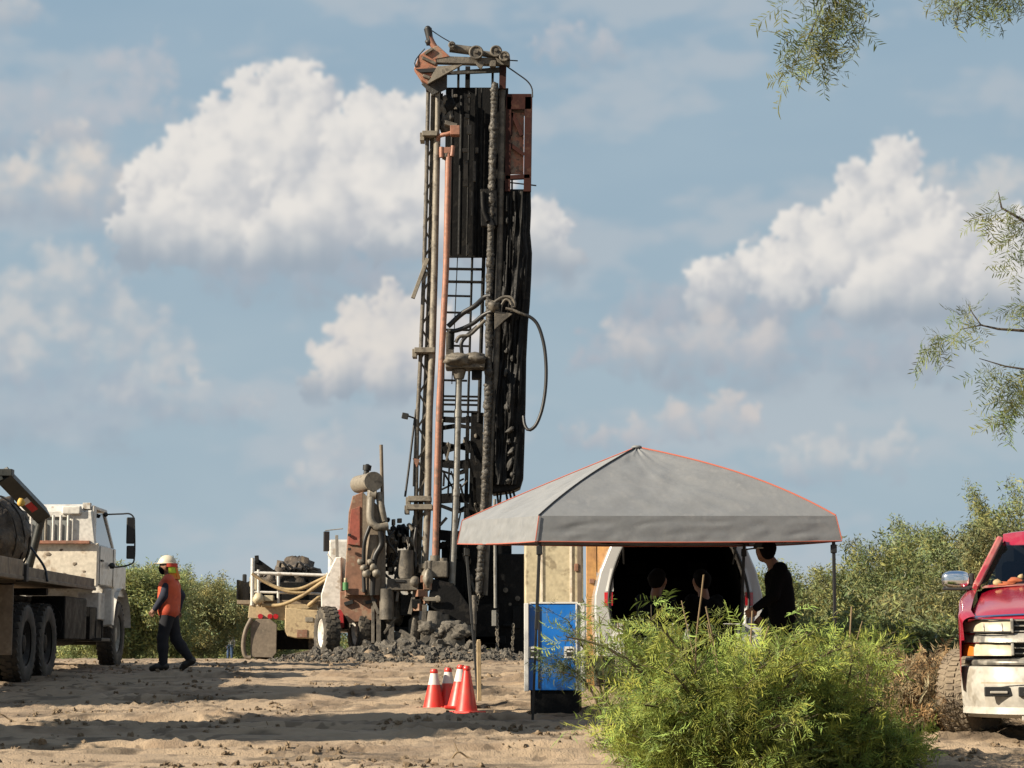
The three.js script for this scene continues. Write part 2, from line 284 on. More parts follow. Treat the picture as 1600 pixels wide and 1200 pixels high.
function slab(pts, depth, bev = .008, holes = []) {                 // outline of world points in one upright plane, given depth away from the viewer
  const z = pts[0].z, s = new THREE.Shape(pts.map((p) => new THREE.Vector2(p.x, p.y)));
  for (const h of holes) s.holes.push(new THREE.Path(h.map((p) => new THREE.Vector2(p.x, p.y))));
  return new THREE.ExtrudeGeometry(s, { depth, bevelEnabled: bev > 0, bevelSize: bev, bevelThickness: bev, bevelSegments: 1, curveSegments: 8 }).translate(0, 0, z - depth);
}
function surf(nu, nv, fn) {
  const p = [], ix = [];
  for (let j = 0; j <= nv; j++) for (let i = 0; i <= nu; i++) p.push(...fn(i / nu, j / nv));
  for (let j = 0; j < nv; j++) for (let i = 0; i < nu; i++) { const a = j * (nu + 1) + i; ix.push(a, a + 1, a + nu + 1, a + 1, a + nu + 2, a + nu + 1); }
  const g = new THREE.BufferGeometry(); g.setAttribute('position', new THREE.Float32BufferAttribute(p, 3)); g.setIndex(ix); g.computeVertexNormals(); return g;
}
function lump(r, seed, amp = .3, det = 2, sq = [1, 1, 1]) {         // an uneven lump of earth
  const g = mergeVertices(new THREE.IcosahedronGeometry(1, det).deleteAttribute('normal').deleteAttribute('uv')), p = g.attributes.position;
  for (let i = 0; i < p.count; i++) { const x = p.getX(i), y = p.getY(i), z = p.getZ(i), k = r * (1 + amp * N3(x * 1.4 + seed * 7, y * 1.4, z * 1.4) + amp * .5 * N3(x * 3.4, y * 3.4 + seed, z * 3.4)); p.setXYZ(i, x * k * sq[0], y * k * sq[1], z * k * sq[2]); }
  g.computeVertexNormals(); return g;
}
// wheel along x: tyre with tread blocks, rim
function wheel(parent, pos, r, w, tyreMat, rimMat, side = 1, steer = 0, blocks = 26) {
  const t = new THREE.Group(); t.name = 'wheel'; t.position.copy(pos); t.rotation.y = steer; parent.add(t);
  const prof = [[.55, -.42], [.62, -.5], [.86, -.5], [.95, -.43], [.985, -.3], [.985, .3], [.95, .43], [.86, .5], [.62, .5], [.55, .42]].map(([a, b]) => new THREE.Vector2(a * r, b * w));
  const g = [new THREE.LatheGeometry(prof, 40).rotateZ(Math.PI / 2)];
  for (let i = 0; i < blocks; i++) for (const s of [-1, 0, 1]) {
    const a = (i + (s ? .5 : 0)) / blocks * Math.PI * 2;
    g.push(new THREE.BoxGeometry(w * .27, r * .06, r * 3.6 / blocks).rotateY(s * .3).translate(s * w * .32, r * (s ? .965 : .985), 0).rotateX(a));
  }
  own('tyre', g, tyreMat, t);
  const rp = [[.02, .30], [.20, .32], [.24, .16], [.42, .14], [.50, .34], [.57, .40], [.58, -.4], [.5, -.4]].map(([a, b]) => new THREE.Vector2(a * r, -side * b * w));
  const rg = [new THREE.LatheGeometry(rp, 28).rotateZ(Math.PI / 2)];
  for (let i = 0; i < 8; i++) { const a = i / 8 * Math.PI * 2; rg.push(new THREE.CylinderGeometry(.02 * r / .5, .02 * r / .5, .04, 6).rotateZ(Math.PI / 2).translate(side * .17 * w, Math.cos(a) * .31 * r, Math.sin(a) * .31 * r)); }
  own('rim', rg, rimMat, t);
  return t;
}

// ---------------------------------------------------------------- ground
const PROFILE = [[-400, 1.6], [0, 1.6], [8, 1.3], [16, .90], [21, .66], [26, .44], [32, .245], [39, .17], [60, .20], [140, .42], [320, .9], [3000, 3]];
function dip(d) {
  let i = 0; while (i < PROFILE.length - 2 && d > PROFILE[i + 1][0]) i++;
  const [x0, y0] = PROFILE[i], [x1, y1] = PROFILE[i + 1], t = clamp((d - x0) / (x1 - x0));
  const sl = (k) => k <= 0 || k >= PROFILE.length - 1 ? 0 : (PROFILE[k + 1][1] - PROFILE[k - 1][1]) / (PROFILE[k + 1][0] - PROFILE[k - 1][0]);
  const h = x1 - x0, t2 = t * t, t3 = t2 * t;
  return (2 * t3 - 3 * t2 + 1) * y0 + (t3 - 2 * t2 + t) * h * sl(i) + (-2 * t3 + 3 * t2) * y1 + (t3 - t2) * h * sl(i + 1);
}
const levelY = (x, z) => EYE - dip(-z);
const RUTS = [[17.6, .05, .16, .05], [19.4, .07, .2, .05], [20.7, -.03, .18, .035], [23.2, .06, .2, .05], [25.1, .02, .22, .04], [28.8, -.03, .25, .04], [33.2, .03, .3, .03]];
function groundY(x, z) {
  let y = levelY(x, z), d = -z;
  if (d < 10 || d > 90 || Math.abs(x) > 40) return y + .05 * fbm(x * .1, z * .1, 2);
  y += .045 * fbm(x * .25, z * .5, 3) + .034 * fbm(x * .45 + 5, z * 2.6, 3);
  const rough = clamp(.5 + 1.4 * fbm(x * .45 + 40, z * .7, 2));
  y += (.12 + rough * rough) * .055 * fbm(x * 6 + 20, z * 7, 3);
  for (const [rd, sl, w, dep] of RUTS) { const q = (d - rd + sl * x + .35 * fbm(x * .35, rd, 2)) / w; if (Math.abs(q) < 3) y += 2.1 * dep * clamp(.6 + 1.2 * fbm(x * .5, rd * 3, 2)) * (-Math.exp(-q * q) + .75 * Math.exp(-((q - 1.7) ** 2) * 1.6) + .6 * Math.exp(-((q + 1.7) ** 2) * 1.6)); }
  const sp = Math.hypot((x + 1.75) / 2.6, (d - 38.2) / 1.5);        // spoil heap round the borehole
  if (sp < 1.3) y += .23 * smooth(1.25, .1, sp) * (1 + .8 * fbm(x * 2.2, z * 2.2, 3));
  return y;
}
{
  const xs = [], zs = [];
  for (let x = -14; x <= 9.5; x += .062) xs.push(x);
  for (let k = 1, s = .12; k < 46; k++, s *= 1.25) { xs.push(9.5 + s * 4); xs.unshift(-14 - s * 4); }
  for (let d = 13, s = .05; d < 46; d += s, s = .045 + Math.max(0, d - 16) * .0016) zs.push(d);
  for (let d = 46.3, s = .3; d < 6000; d += s, s *= 1.085) zs.push(d);
  for (let d = 12.8, s = .25; d > -600; d -= s, s *= 1.12) zs.unshift(d);
  const X = xs.filter((x) => Math.abs(x) < 6000).sort((a, b) => a - b), w = X.length, h = zs.length;
  const pos = new Float32Array(w * h * 3), col = new Float32Array(w * h * 3), uv = new Float32Array(w * h * 2), ix = [];
  for (let j = 0; j < h; j++) for (let i = 0; i < w; i++) {
    const x = X[i], d = zs[j], k = j * w + i; pos.set([x, groundY(x, -d), -d], k * 3); uv.set([x, d], k * 2);
    // soil: dry sandy crust, damp churned earth, grey drill mud
    let c = [1, 1, 1]; const a = fbm(x * .3 + 9, d * .45, 4), b = fbm(x * 1.3, d * 1.6 + 30, 3), near = d > 12 && d < 60 && Math.abs(x) < 30;
    if (near) {
      const damp = smooth(.05, .3, a + .45 * b), dark = smooth(.22, .38, fbm(x * .5 + 70, d * 1.1, 3) + .3 * fbm(x * 4, d * 5, 2)); c = [lerp(1.04, .74, damp), lerp(1.03, .71, damp), lerp(1, .68, damp)].map((v) => v * lerp(1, .5, dark));
    }
    col.set(c, k * 3);
    if (i && j) ix.push(k - w - 1, k - w, k, k - w - 1, k, k - 1);
  }
  const g = new THREE.BufferGeometry(); g.setAttribute('position', new THREE.BufferAttribute(pos, 3)); g.setAttribute('uv', new THREE.BufferAttribute(uv, 2)); g.setAttribute('color', new THREE.BufferAttribute(col, 3)); g.setIndex(ix); g.computeVertexNormals();
  const map = tex(512, (u, v) => { const a = pf(u, v, 5, 701, 6), b = pf(u, v, 40, 720, 3), c = pf(u, v, 14, 740, 3); const k = .72 + .36 * a + .22 * (b - .5); const p = smooth(.66, .72, c); return [lerp(.285 * k, .11, p * .75), lerp(.215 * k, .08, p * .75), lerp(.148 * k, .054, p * .75)]; });
  map.repeat.set(1 / 3, 1 / 3);
  const m = new THREE.MeshStandardMaterial({ map, vertexColors: true, roughness: 1, bumpMap: BUMPS[.5], bumpScale: .012 });
  const o = put(new THREE.Mesh(g, m)); o.name = 'ground'; o.userData = { kind: 'structure', label: 'bare sandy dirt ground with ruts and clods', category: 'ground' }; scene.add(o);
}
console.log('ground done');
// loose clods
function scatter(name, label, n, where, m, geos, size) {
  const gr = new THREE.Group(); gr.name = name; gr.userData = { kind: 'stuff', label, category: 'dirt' }; scene.add(gr);
  geos.forEach((g, gi) => {
    const inst = put(new THREE.InstancedMesh(uvMetres(g), m, n)); inst.name = name + '_pieces'; inst.userData.kind = 'stuff';
    const o = new THREE.Object3D(), c = new THREE.Color();
    for (let i = 0; i < n; i++) {
      const [x, z, k = 1] = where(), s = size() * k; o.position.set(x, groundY(x, z) + s * .15, z); o.rotation.set(R(0, 6), R(0, 6), R(0, 6)); o.scale.set(s * R(.8, 1.4), s * R(.5, .9), s * R(.7, 1.2)); o.updateMatrix(); inst.setMatrixAt(i, o.matrix);
      const t = R(.7, 1.15); inst.setColorAt(i, c.setRGB(t, t, t));
    }
    gr.add(inst);
  });
}
const LUMPS = [1, 2, 3].map((k) => { const g = lump(1, k, .62, 1).toNonIndexed(); g.computeVertexNormals(); return g; });
const clodSpot = () => { for (; ;) { const d = 14 + 24 * rnd(), x = R(-.27, .27) * d; if (fbm(x * .4 + 40, d * 1.1, 3) + R(-.1, .1) > .24) return [x, -d]; } };
scatter('dirt_clods', 'loose dry clods and crumbs of earth scattered over the sandy ground', 3200, clodSpot, M.clod, LUMPS, () => .004 + .030 * rnd() ** 4);
scatter('drill_spoil', 'grey muddy drill cuttings heaped round the foot of the drilling rig', 900, () => { const a = R(0, 6.28), q = Math.sqrt(rnd()) * 1.05; return [-1.75 + Math.cos(a) * q * 2.6, -38.0 + Math.sin(a) * q * 1.45, lerp(1.25, .5, q)]; }, M.greyMud, LUMPS, () => .018 + .10 * rnd() ** 3);

// ---------------------------------------------------------------- drilling rig on its truck
const RD = 39;
{
  const q = (x, y, o = 0) => P(x, y, RD - o), m1 = 1 / S(RD), mm = (p) => p * m1;
  const rig = thing('drill_rig', 'tall truck-mounted drilling rig with muddy mast, standing over grey drill cuttings', 'drilling rig', V(-1.3, levelY(0, -RD), -RD));
  const line = (l, r, o = 0, seg = 10) => l.slice(1).map((b, i) => rod(q(l[i][0], l[i][1], l[i][2] ?? o), q(b[0], b[1], b[2] ?? o), mm(r), mm(r), seg));
  // --- mast: two front legs, back legs, lattice
  const mast = part('mast_leg', [line([[669, 145], [666, 300], [662, 440], [657, 560], [652, 660], [650, 780], [648, 900]], 3.4), line([[677, 138], [672, 420], [664, 640], [657, 800], [652, 930]], 4.2, -.1)], M.mudSteel, rig);
  part('feed_cylinder', [line([[683, 216], [679, 420], [675, 560], [671, 640], [668, 800], [662, 915]], 5.6, .08, 14), rod(q(684, 140), q(683, 218), mm(4), mm(4))], M.beigeSteel, rig);
  part('mud_pipe', [line([[701, 236], [697, 420], [690, 560], [686, 640], [683, 740], [680, 872]], 5.0, .22, 14)], M.orangePipe, rig);
  const swivel = part('pipe_swivel', [box(mm(15), mm(15), .22, ...q(711, 205, .2).toArray()), tube([q(711, 205, .2), q(700, 209, .2), q(686, 213, .15), q(683, 222, .1)], mm(3.6), 12), box(mm(22), mm(10), .16, ...q(698, 236, .2).toArray()), rod(q(690, 230, .25), q(690, 246, .25), mm(4)), rod(q(708, 228, .25), q(706, 244, .25), mm(3.5))], M.orangePipe, rig);
  part('hose_collar', box(mm(20), mm(7), .25, ...q(705, 196, .15).toArray(), 0, .01, 0, -.3), M.mudSteel, rig); part('mud_lump', lump(mm(7), 5, .3, 2).translate(...q(697, 243, .2).toArray()), M.mudSteel, rig);
  for (let i = 0; i < 9; i++) part('mud_lump', lump(mm(5 + i % 4 * 2), 70 + i, .4, 2, [.9, 1.5, .6]).translate(...q(688 + (i % 3) * 7, 152 + i * 6, -.1).toArray()), i % 2 ? M.mudSteel : M.oilSteel, rig);
  // ladder-like lacing on the left leg
  for (let i = 0; i < 26; i++) {
    const y = 225 + i * 26, xl = (t) => lerp(667, 648, clamp((t - 150) / 720)), xr = (t) => lerp(681, 664, clamp((t - 150) / 720));
    part('lacing_bar', bar(q(i % 2 ? xl(y) : xr(y), y, -.02), q(i % 2 ? xr(y + 26) : xl(y + 26), y + 26, -.02), mm(3), .03), M.mudSteel, rig);
  }
  for (const [x, y, w] of [[672, 212, 24], [664, 549, 32], [656, 780, 36], [656, 793, 40], [670, 885, 24]]) part('leg_clamp', [box(mm(w), mm(8), .42, ...q(x, y, .02).toArray()), box(mm(7), mm(13), .3, ...q(x - w / 2, y + 4, .02).toArray())], M.beigeSteel, rig);
  part('folded_strut', [bar(q(668, 404, .02), q(645, 466, .12), mm(6), .07), bar(q(668, 425, .02), q(660, 442, .05), mm(4), .05)], M.beigeSteel, rig);
  // right columns: chain in its guide, guide pipe
  const ch = part('feed_chain', line([[773, 134], [768, 300], [765, 450], [762, 640], [756, 800], [748, 925]], 5.6, .10), M.chain, rig);
  { // links
    const g = [], A = [[773, 134], [768, 300], [765, 450], [762, 640], [756, 800], [748, 925]].map(([x, y]) => q(x, y, .16)), c = new THREE.CatmullRomCurve3(A);
    for (let i = 0; i < 118; i++) { const p = c.getPointAt(i / 117), t = c.getTangentAt(i / 117); g.push(lump(.068 + .02 * N2(i * .37, 2), i, .35, 1, [1, 1.3, .8]).translate(p.x, p.y, p.z - .03)); }
    part('chain_links', g, M.chain, ch);
  }
  part('guide_pipe', line([[785, 100], [785, 140], [780, 450], [772, 640], [763, 800], [757, 930]], 5.0, .02, 12), M.mudSteel, rig);
  part('guide_channel', slab([q(772, 138, -.2), q(794, 138, -.2), q(790, 300, -.2), q(784, 500, -.2), q(776, 640, -.2), q(766, 800, -.2), q(760, 930, -.2), q(744, 930, -.2), q(752, 800, -.2), q(760, 640, -.2), q(766, 450, -.2)], .1, .004), M.oilSteel, rig);
  part('chain_guard', [box(mm(26), mm(60), .14, ...q(764, 325, .1).toArray(), 0, .01, 0, .02), tube([q(754, 300, .2), q(756, 330, .2), q(762, 346, .2)], mm(4), 10)], M.oilSteel, rig);
  // dark back of the mast
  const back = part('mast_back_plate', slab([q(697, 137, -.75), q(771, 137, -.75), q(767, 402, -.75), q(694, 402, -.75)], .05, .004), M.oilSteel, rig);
  for (const [x, y0, y1, w] of [[708, 140, 400, 5], [722, 150, 398, 7], [734, 145, 400, 3], [745, 138, 400, 5], [753, 138, 402, 3]]) part('hanging_rod', rod(q(x, y0, -.5), q(x - (y1 - y0) * .018, y1, -.5), mm(w / 2), mm(w / 2), 8), M.oilSteel, back);
  for (const [x, y, w, h] of [[728, 272, 7, 42], [741, 268, 5, 34], [737, 318, 3, 40], [731, 390, 4, 16], [712, 150, 6, 5], [733, 150, 6, 5], [712, 168, 5, 7], [730, 182, 7, 8], [733, 203, 8, 16], [727, 235, 9, 7], [745, 235, 5, 9]]) part('worn_fitting', box(mm(w), mm(h), .05, ...q(x, y, -.4).toArray(), 0, .01), M.mudSteel, back);
  for (const x of [697, 716.5, 731, 770]) part('back_post', bar(q(x, 104, -.7), q(x - .5, 138, -.7), mm(x === 731 ? 8 : 4), .06), M.oilSteel, rig);
  // ladder and open lattice below it
  const lad = part('ladder', [rod(q(715, 400, -.8), q(706, 600, -.8), mm(.9), mm(.9), 6), rod(q(738, 400, -.8), q(731, 650, -.8), mm(2.2), mm(2.2), 6), rod(q(696, 400, -.8), q(690, 720, -.8), mm(2.5), mm(2.5), 6), rod(q(756, 400, -.8), q(748, 660, -.8), mm(3.5), mm(3.5), 6)], M.oilSteel, rig);
  for (const [y, t, a, b] of [[420, 8, 696, 757], [440, 9, 696, 757], [462, 3, 695, 737], [488, 3, 695, 736], [515, 4, 694, 735], [540, 3, 700, 734], [594, 3, 692, 730], [619, 3, 692, 750], [625, 3, 692, 750], [632, 4, 692, 749], [643, 6, 691, 749]]) part('rung', bar(q(a, y, -.8), q(b, y + 1, -.8), .04, mm(t)).translate(0, 0, 0), M.oilSteel, lad);
  // lower lattice plate with cut-outs
  for (const [l, w] of [[[[690, 650], [686, 800], [682, 935]], 7], [[[746, 645], [742, 800], [736, 935]], 20], [[[731, 650], [728, 800], [722, 935]], 6]]) part('back_column', l.slice(1).map((p, i) => bar(q(...l[i], -.85), q(...p, -.85), mm(w), .12)), M.oilSteel, rig);
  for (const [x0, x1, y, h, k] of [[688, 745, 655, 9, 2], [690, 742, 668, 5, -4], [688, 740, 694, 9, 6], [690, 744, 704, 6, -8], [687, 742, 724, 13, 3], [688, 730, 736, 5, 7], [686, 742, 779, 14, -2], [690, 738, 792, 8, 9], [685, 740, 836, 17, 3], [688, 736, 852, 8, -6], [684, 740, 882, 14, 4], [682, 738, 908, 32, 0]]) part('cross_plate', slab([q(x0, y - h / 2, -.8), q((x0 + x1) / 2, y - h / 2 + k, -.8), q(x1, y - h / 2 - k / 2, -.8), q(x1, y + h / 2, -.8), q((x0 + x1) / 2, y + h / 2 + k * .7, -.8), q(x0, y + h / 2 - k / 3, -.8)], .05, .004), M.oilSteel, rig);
  for (const [a, b] of [[[692, 736], [712, 770]], [[702, 730], [700, 775]], [[690, 765], [725, 748]]]) part('lattice_bar', bar(q(...a, -.8), q(...b, -.8), mm(3), .03), M.oilSteel, rig);
  for (let i = 0; i < 30; i++) { const x = 692 + (i * 37) % 58, y = 655 + (i * 53) % 270, v = N2(i, 4); part('lattice_bar', bar(q(x, y, -.7 + .2 * v), q(x + 20 * N2(i, 9), y + 26 + 14 * v, -.7), mm(2.4 + (i % 3)), .04), i % 4 ? M.oilSteel : M.mudSteel, rig); }
  // rotary head, drill string, hoses across
  const head = part('rotary_head', [box(mm(62), mm(22), .5, ...q(727, 567, .05).toArray(), 0, .03), lump(mm(14), 3, .3, 2, [1.5, .7, 1]).translate(...q(716, 562, .3).toArray()), lump(mm(12), 8, .3, 2, [1.6, .8, 1]).translate(...q(742, 560, .28).toArray()), rod(q(717, 578, .1), q(717, 592, .1), mm(12), mm(8), 14), box(mm(12), mm(40), .3, ...q(703, 540, -.1).toArray())], M.mudSteel, rig);
  part('drive_motor', box(mm(16), mm(16), .25, ...q(745, 585, -.1).toArray()), M.oilSteel, head); part('drive_motor', rod(q(704, 515, 0), q(704, 545, 0), mm(6)), M.oilSteel, head);
  part('drill_rod', [line([[717, 590], [713, 760], [706, 918]], 5.2, .1, 14), rod(q(716, 640, .1), q(715.5, 652, .1), mm(6.4)), rod(q(713, 765, .1), q(712.5, 775, .1), mm(6.4))], M.greyRod, rig);
  part('cross_hose', tube([q(700, 510, .1), q(722, 490, .1), q(742, 478, .15), q(758, 464, .1), q(768, 462, .2)], mm(4.2), 20), M.hose, rig);
  part('cross_hose', tube([q(702, 518, .05), q(715, 516, .08), q(738, 506, .08), q(756, 492, .1), q(770, 486, .2)], mm(3.6), 20), M.hose, rig);
  part('cross_hose', tube([q(712, 535, .15), q(718, 526, .15), q(732, 524, .12), q(746, 512, .12), q(758, 500, .12)], mm(3), 20), M.mudSteel, rig);
  part('cross_hose', tube([q(722, 556, .1), q(721, 536, .14), q(728, 526, .12), q(746, 510, .1)], mm(3), 16), M.hose, rig);
  // --- crown
  const cr = part('crown_beam', [bar(q(676, 94, .12), q(797, 98, .12), mm(11), .16), rod(q(703, 75, .15), q(742, 80, .15), mm(7), mm(7), 14), rod(q(738, 81, .15), q(792, 90, .1), mm(5), mm(5), 10)], M.mudSteel, rig);
  part('crown_bracket', [slab([q(648, 107, .2), q(655, 88, .2), q(667, 79, .2), q(684, 72, .2), q(702, 88, .2), q(680, 92, .2), q(684, 106, .2), q(668, 130, .2), q(659, 124, .2)], .2, .012)], M.orangeMud, rig); part('bracket_gap_plate', slab([q(650, 108, .26), q(686, 106, .26), q(683, 112, .26), q(657, 113, .26)], .1, .004), M.black, rig); for (const [a, b] of [[[660, 90], [681, 100]], [[664, 84], [676, 76]], [[661, 118], [672, 122]]]) part('bracket_rib', bar(q(...a, .24), q(...b, .24), mm(4.5), .06), M.mudSteel, rig);  // black plate laid in front paints the dark gap of the bracket
  part('crown_horn', [tube([q(669, 47, .1), q(671, 58, .1), q(678, 72, .1), q(690, 86, .1)], mm(5.6), 12), new THREE.SphereGeometry(mm(5.6), 10, 8).translate(...q(669, 47, .1).toArray())], M.orangePipe, cr);
  part('horn_boot', [rod(q(668.5, 45, .1), q(672, 64, .1), mm(6.5), mm(5.2), 12), new THREE.SphereGeometry(mm(5.6), 10, 8).translate(...q(668.5, 45.5, .1).toArray()), lump(mm(6), 4, .2, 1).translate(...q(670, 66, .1).toArray())], M.black, cr);
  part('crown_plate', slab([q(683, 104, .26), q(722, 101, .26), q(668, 131, .26)], .06, .006), M.beigeSteel, rig);
  for (const o of [.1, -.6]) part('crown_shade_frame', slab([q(659, 131, o), q(700, 112, o), q(790, 104, o), q(790, 112, o), q(698, 116, o), q(698, 138, o), q(676, 148, o)], .05, .004), M.scrap, rig); part('crown_tie', [box(.08, .08, .7, ...q(668, 134, -.25).toArray())], M.rustRed, rig); part('crown_tie', [box(.08, .08, .7, ...q(784, 107, -.25).toArray())], M.rustRed, rig);  // shade under the crown is put into the near-black colour of the plates
  for (const [x, y, r] of [[744, 82, 10], [775, 80, 8], [788, 88, 7], [706, 70, 4]]) part('sheave', [new THREE.CylinderGeometry(mm(r), mm(r), .1, 16).rotateX(Math.PI / 2).translate(...q(x, y, .25).toArray()), new THREE.TorusGeometry(mm(r), mm(2), 6, 16).translate(...q(x, y, .3).toArray()), new THREE.CylinderGeometry(mm(r * .35), mm(r * .35), .2, 8).rotateX(Math.PI / 2).translate(...q(x, y, .25).toArray())], M.mudSteel, cr);
  part('pulley_hook', [slab([q(742, 96, .24), q(757, 96, .24), q(752, 108, .24), q(747, 104, .24)], .05, .004), box(mm(10), mm(10), .1, ...q(770, 100, .2).toArray())], M.mudSteel, cr);
  part('crown_cap', box(mm(14), mm(9), .2, ...q(790, 94, .1).toArray()), M.orangePipe, cr);
  part('crown_pin', rod(q(792, 94, .1), q(809, 95, .1), mm(1)), M.hose, cr);
  part('guy_wire', tube([q(675, 48, .1), q(690, 58, .1), q(704, 66, .1)], mm(.9), 8, 5), M.hose, cr);
  part('guy_wire', tube([q(650, 106, .2), q(648, 98, .25), q(655, 86, .2), q(664, 76, .2)], mm(.9), 10, 5), M.hose, cr);
  part('top_line', tube([q(792, 104, .1), q(808, 115, .1), q(825, 128, .1), q(831, 138, .1), q(832, 152, .1)], mm(1.2), 16, 5), M.hose, rig);
  part('short_post', [bar(q(786, 100, .05), q(785, 140, .05), mm(11), .14)], M.rustRed, rig);
  // --- rod rack: rusty braced frame above, black tarpaulin-like body below
  const rack = part('rod_rack_frame', [box(mm(40), mm(26), .5, ...q(811, 164, -.2).toArray(), 0, .01), bar(q(795, 152, 0), q(793, 300, 0), mm(9), .1), bar(q(826, 152, 0), q(824, 300, 0), mm(12), .1), bar(q(790, 278, 0), q(828, 276, 0), mm(7), .1)], M.rustRed, rig);
  part('rack_lining', slab([q(798, 176, -.06), q(819, 176, -.06), q(818, 272, -.06), q(797, 272, -.06)], .03, 0), M.orangeMud, rack);
  for (const [a, b] of [[[800, 176], [816, 212]], [[797, 226], [819, 242]], [[797, 212], [800, 176]]]) part('rack_brace', bar(q(...a, .01), q(...b, .01), mm(6), .05), M.rustRed, rack);
  part('rack_stop', [rod(q(786, 284, .02), q(838, 290, .02), mm(1.1)), bar(q(793, 280, -.1), q(793, 300, -.1), mm(4), .05), bar(q(800, 280, -.1), q(800, 300, -.1), mm(3), .05)], M.oilSteel, rack);
  const edge = [[787, 298], [827, 298], [827.5, 330], [826, 362], [829, 396], [828, 430], [826, 468], [823, 500], [820, 560], [819, 630], [817, 700], [815.5, 745], [811, 760], [800, 765], [772, 769], [766, 760], [768, 640], [774, 500], [778, 400]];
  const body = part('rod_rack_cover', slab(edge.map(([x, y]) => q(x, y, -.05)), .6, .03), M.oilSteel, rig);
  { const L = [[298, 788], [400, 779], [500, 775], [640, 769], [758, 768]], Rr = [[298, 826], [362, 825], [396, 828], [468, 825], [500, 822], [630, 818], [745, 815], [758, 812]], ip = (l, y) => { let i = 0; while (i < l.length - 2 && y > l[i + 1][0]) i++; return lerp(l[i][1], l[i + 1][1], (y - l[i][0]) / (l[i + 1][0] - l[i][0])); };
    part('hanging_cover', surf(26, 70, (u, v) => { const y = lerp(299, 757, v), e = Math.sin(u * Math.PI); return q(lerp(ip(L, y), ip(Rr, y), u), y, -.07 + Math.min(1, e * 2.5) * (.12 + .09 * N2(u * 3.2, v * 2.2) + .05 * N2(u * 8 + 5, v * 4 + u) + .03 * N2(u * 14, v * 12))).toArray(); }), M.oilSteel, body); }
  for (const [x, y, w, h, r] of [[792, 320, 2, 24, 0], [792, 345, 4, 9, 0], [797, 390, 1.5, 60, .03], [797, 520, 2, 26, 0], [788, 430, 1.5, 40, 0], [792, 548, 6, 8, .4], [800, 560, 5, 8, 0], [790, 582, 5, 12, .2], [793, 636, 9, 12, -.3], [797, 672, 14, 7, -.6], [795, 690, 6, 7, 0], [799, 705, 6, 14, .7], [797, 725, 8, 18, .4], [806, 715, 3, 40, .1], [794, 752, 10, 9, .6], [801, 742, 8, 8, -.6], [776, 640, 1.5, 60, -.06]]) part('torn_scrap', h > 20 ? bar(q(x + Math.sin(r) * h / 2, y - h / 2, .0), q(x - Math.sin(r) * h / 2, y + h / 2, .0), mm(w), .03, .004).translate(0, 0, .1) : lump(1, x + y, .45, 2, [mm(w * .5), mm(h * .55), .035]).rotateZ(-r).translate(...q(x, y, .06).toArray()), h > 20 ? M.oilSteel : M.scrap, body);
  for (const [x, dx] of [[776, 3], [783, -2], [790, 4], [795, 6], [801, 6]]) part('rack_finger', bar(q(x, 764, -.2), q(x + dx, 764 + 20 + (x % 7), -.2), mm(3.5), .05), M.oilSteel, body);
  part('head_bracket', slab([q(773, 486, .3), q(801, 490, .3), q(788, 500, .3), q(773, 514, .3)], .05, .005), M.mudSteel, rig);
  part('hose_bundle', [tube([q(768, 478, .3), q(776, 470, .35), q(788, 464, .35), q(800, 466, .35), q(804, 474, .35), q(803, 480, .35)], mm(2.6), 16), tube([q(784, 476, .35), q(790, 468, .38), q(796, 470, .38), q(799, 476, .38)], mm(2), 12), tube([q(790, 482, .35), q(800, 484, .35), q(812, 489, .35), q(822, 493, .32)], mm(2.4), 12), lump(mm(9), 6, .3, 1).translate(...q(771, 478, .3).toArray())], M.mudSteel, rig);
  part('loop_hose', tube([q(818, 492, .32), q(826, 494, .32), q(838, 504, .32), q(848, 530, .32), q(853, 566, .32), q(852, 610, .32), q(845, 646, .32), q(835, 667, .32), q(826, 672, .3), q(820, 664, .25), q(818, 650, .2)], mm(2.7), 48, 8), M.hose, rig);
  part('work_lamp', [box(mm(10), mm(9), .12, ...q(633, 650, .1).toArray(), 0, .01, 0, -.2), rod(q(638, 650, .08), q(652, 655, 0), mm(1.4))], M.black, rig);
  part('side_cable', [tube([q(650, 640), q(645, 680, .05), q(639, 730, .08), q(633, 776, .1)], mm(2), 16, 6), tube([q(651, 640, -.02), q(648, 700), q(646, 760)], mm(1.6), 12, 6)], M.hose, rig);
  part('hanging_rag', slab([q(645, 716, .06), q(656, 718, .06), q(651, 730, .06)], .02, .002), M.orangePipe, rig);
  // --- foot of the mast: clamps, table, jacks, mud-caked casing
  const foot = part('foot_clamp', [box(mm(36), mm(26), .4, ...q(682, 890, .15).toArray(), 0, .03), rod(q(680, 868, .25), q(680, 900, .25), mm(8)), rod(q(692, 872, .25), q(692, 898, .25), mm(7)), rod(q(672, 876, .3), q(672, 900, .3), mm(5))], M.mudSteel, rig);
  part('table_guard', slab([q(668, 945, .35), q(676, 905, .35), q(708, 912, .35), q(735, 950, .35), q(735, 984, .35), q(700, 966, .35)], .06, .008), M.oilSteel, rig);
  part('pull_handle', [bar(q(662, 936, .45), q(688, 936, .45), mm(6), .05), new THREE.TorusGeometry(mm(4), mm(1.5), 6, 12).translate(...q(684, 936, .45).toArray())], M.beigeSteel, foot);
  part('valve_bank', [0, 1, 2, 3, 4].map((i) => box(mm(9 + i % 3 * 4), mm(11), .2, ...q(662 - i * 2 + (i % 2) * 7, 905 + i * 11, .3).toArray(), .2 * i, .01)), M.rust, rig);
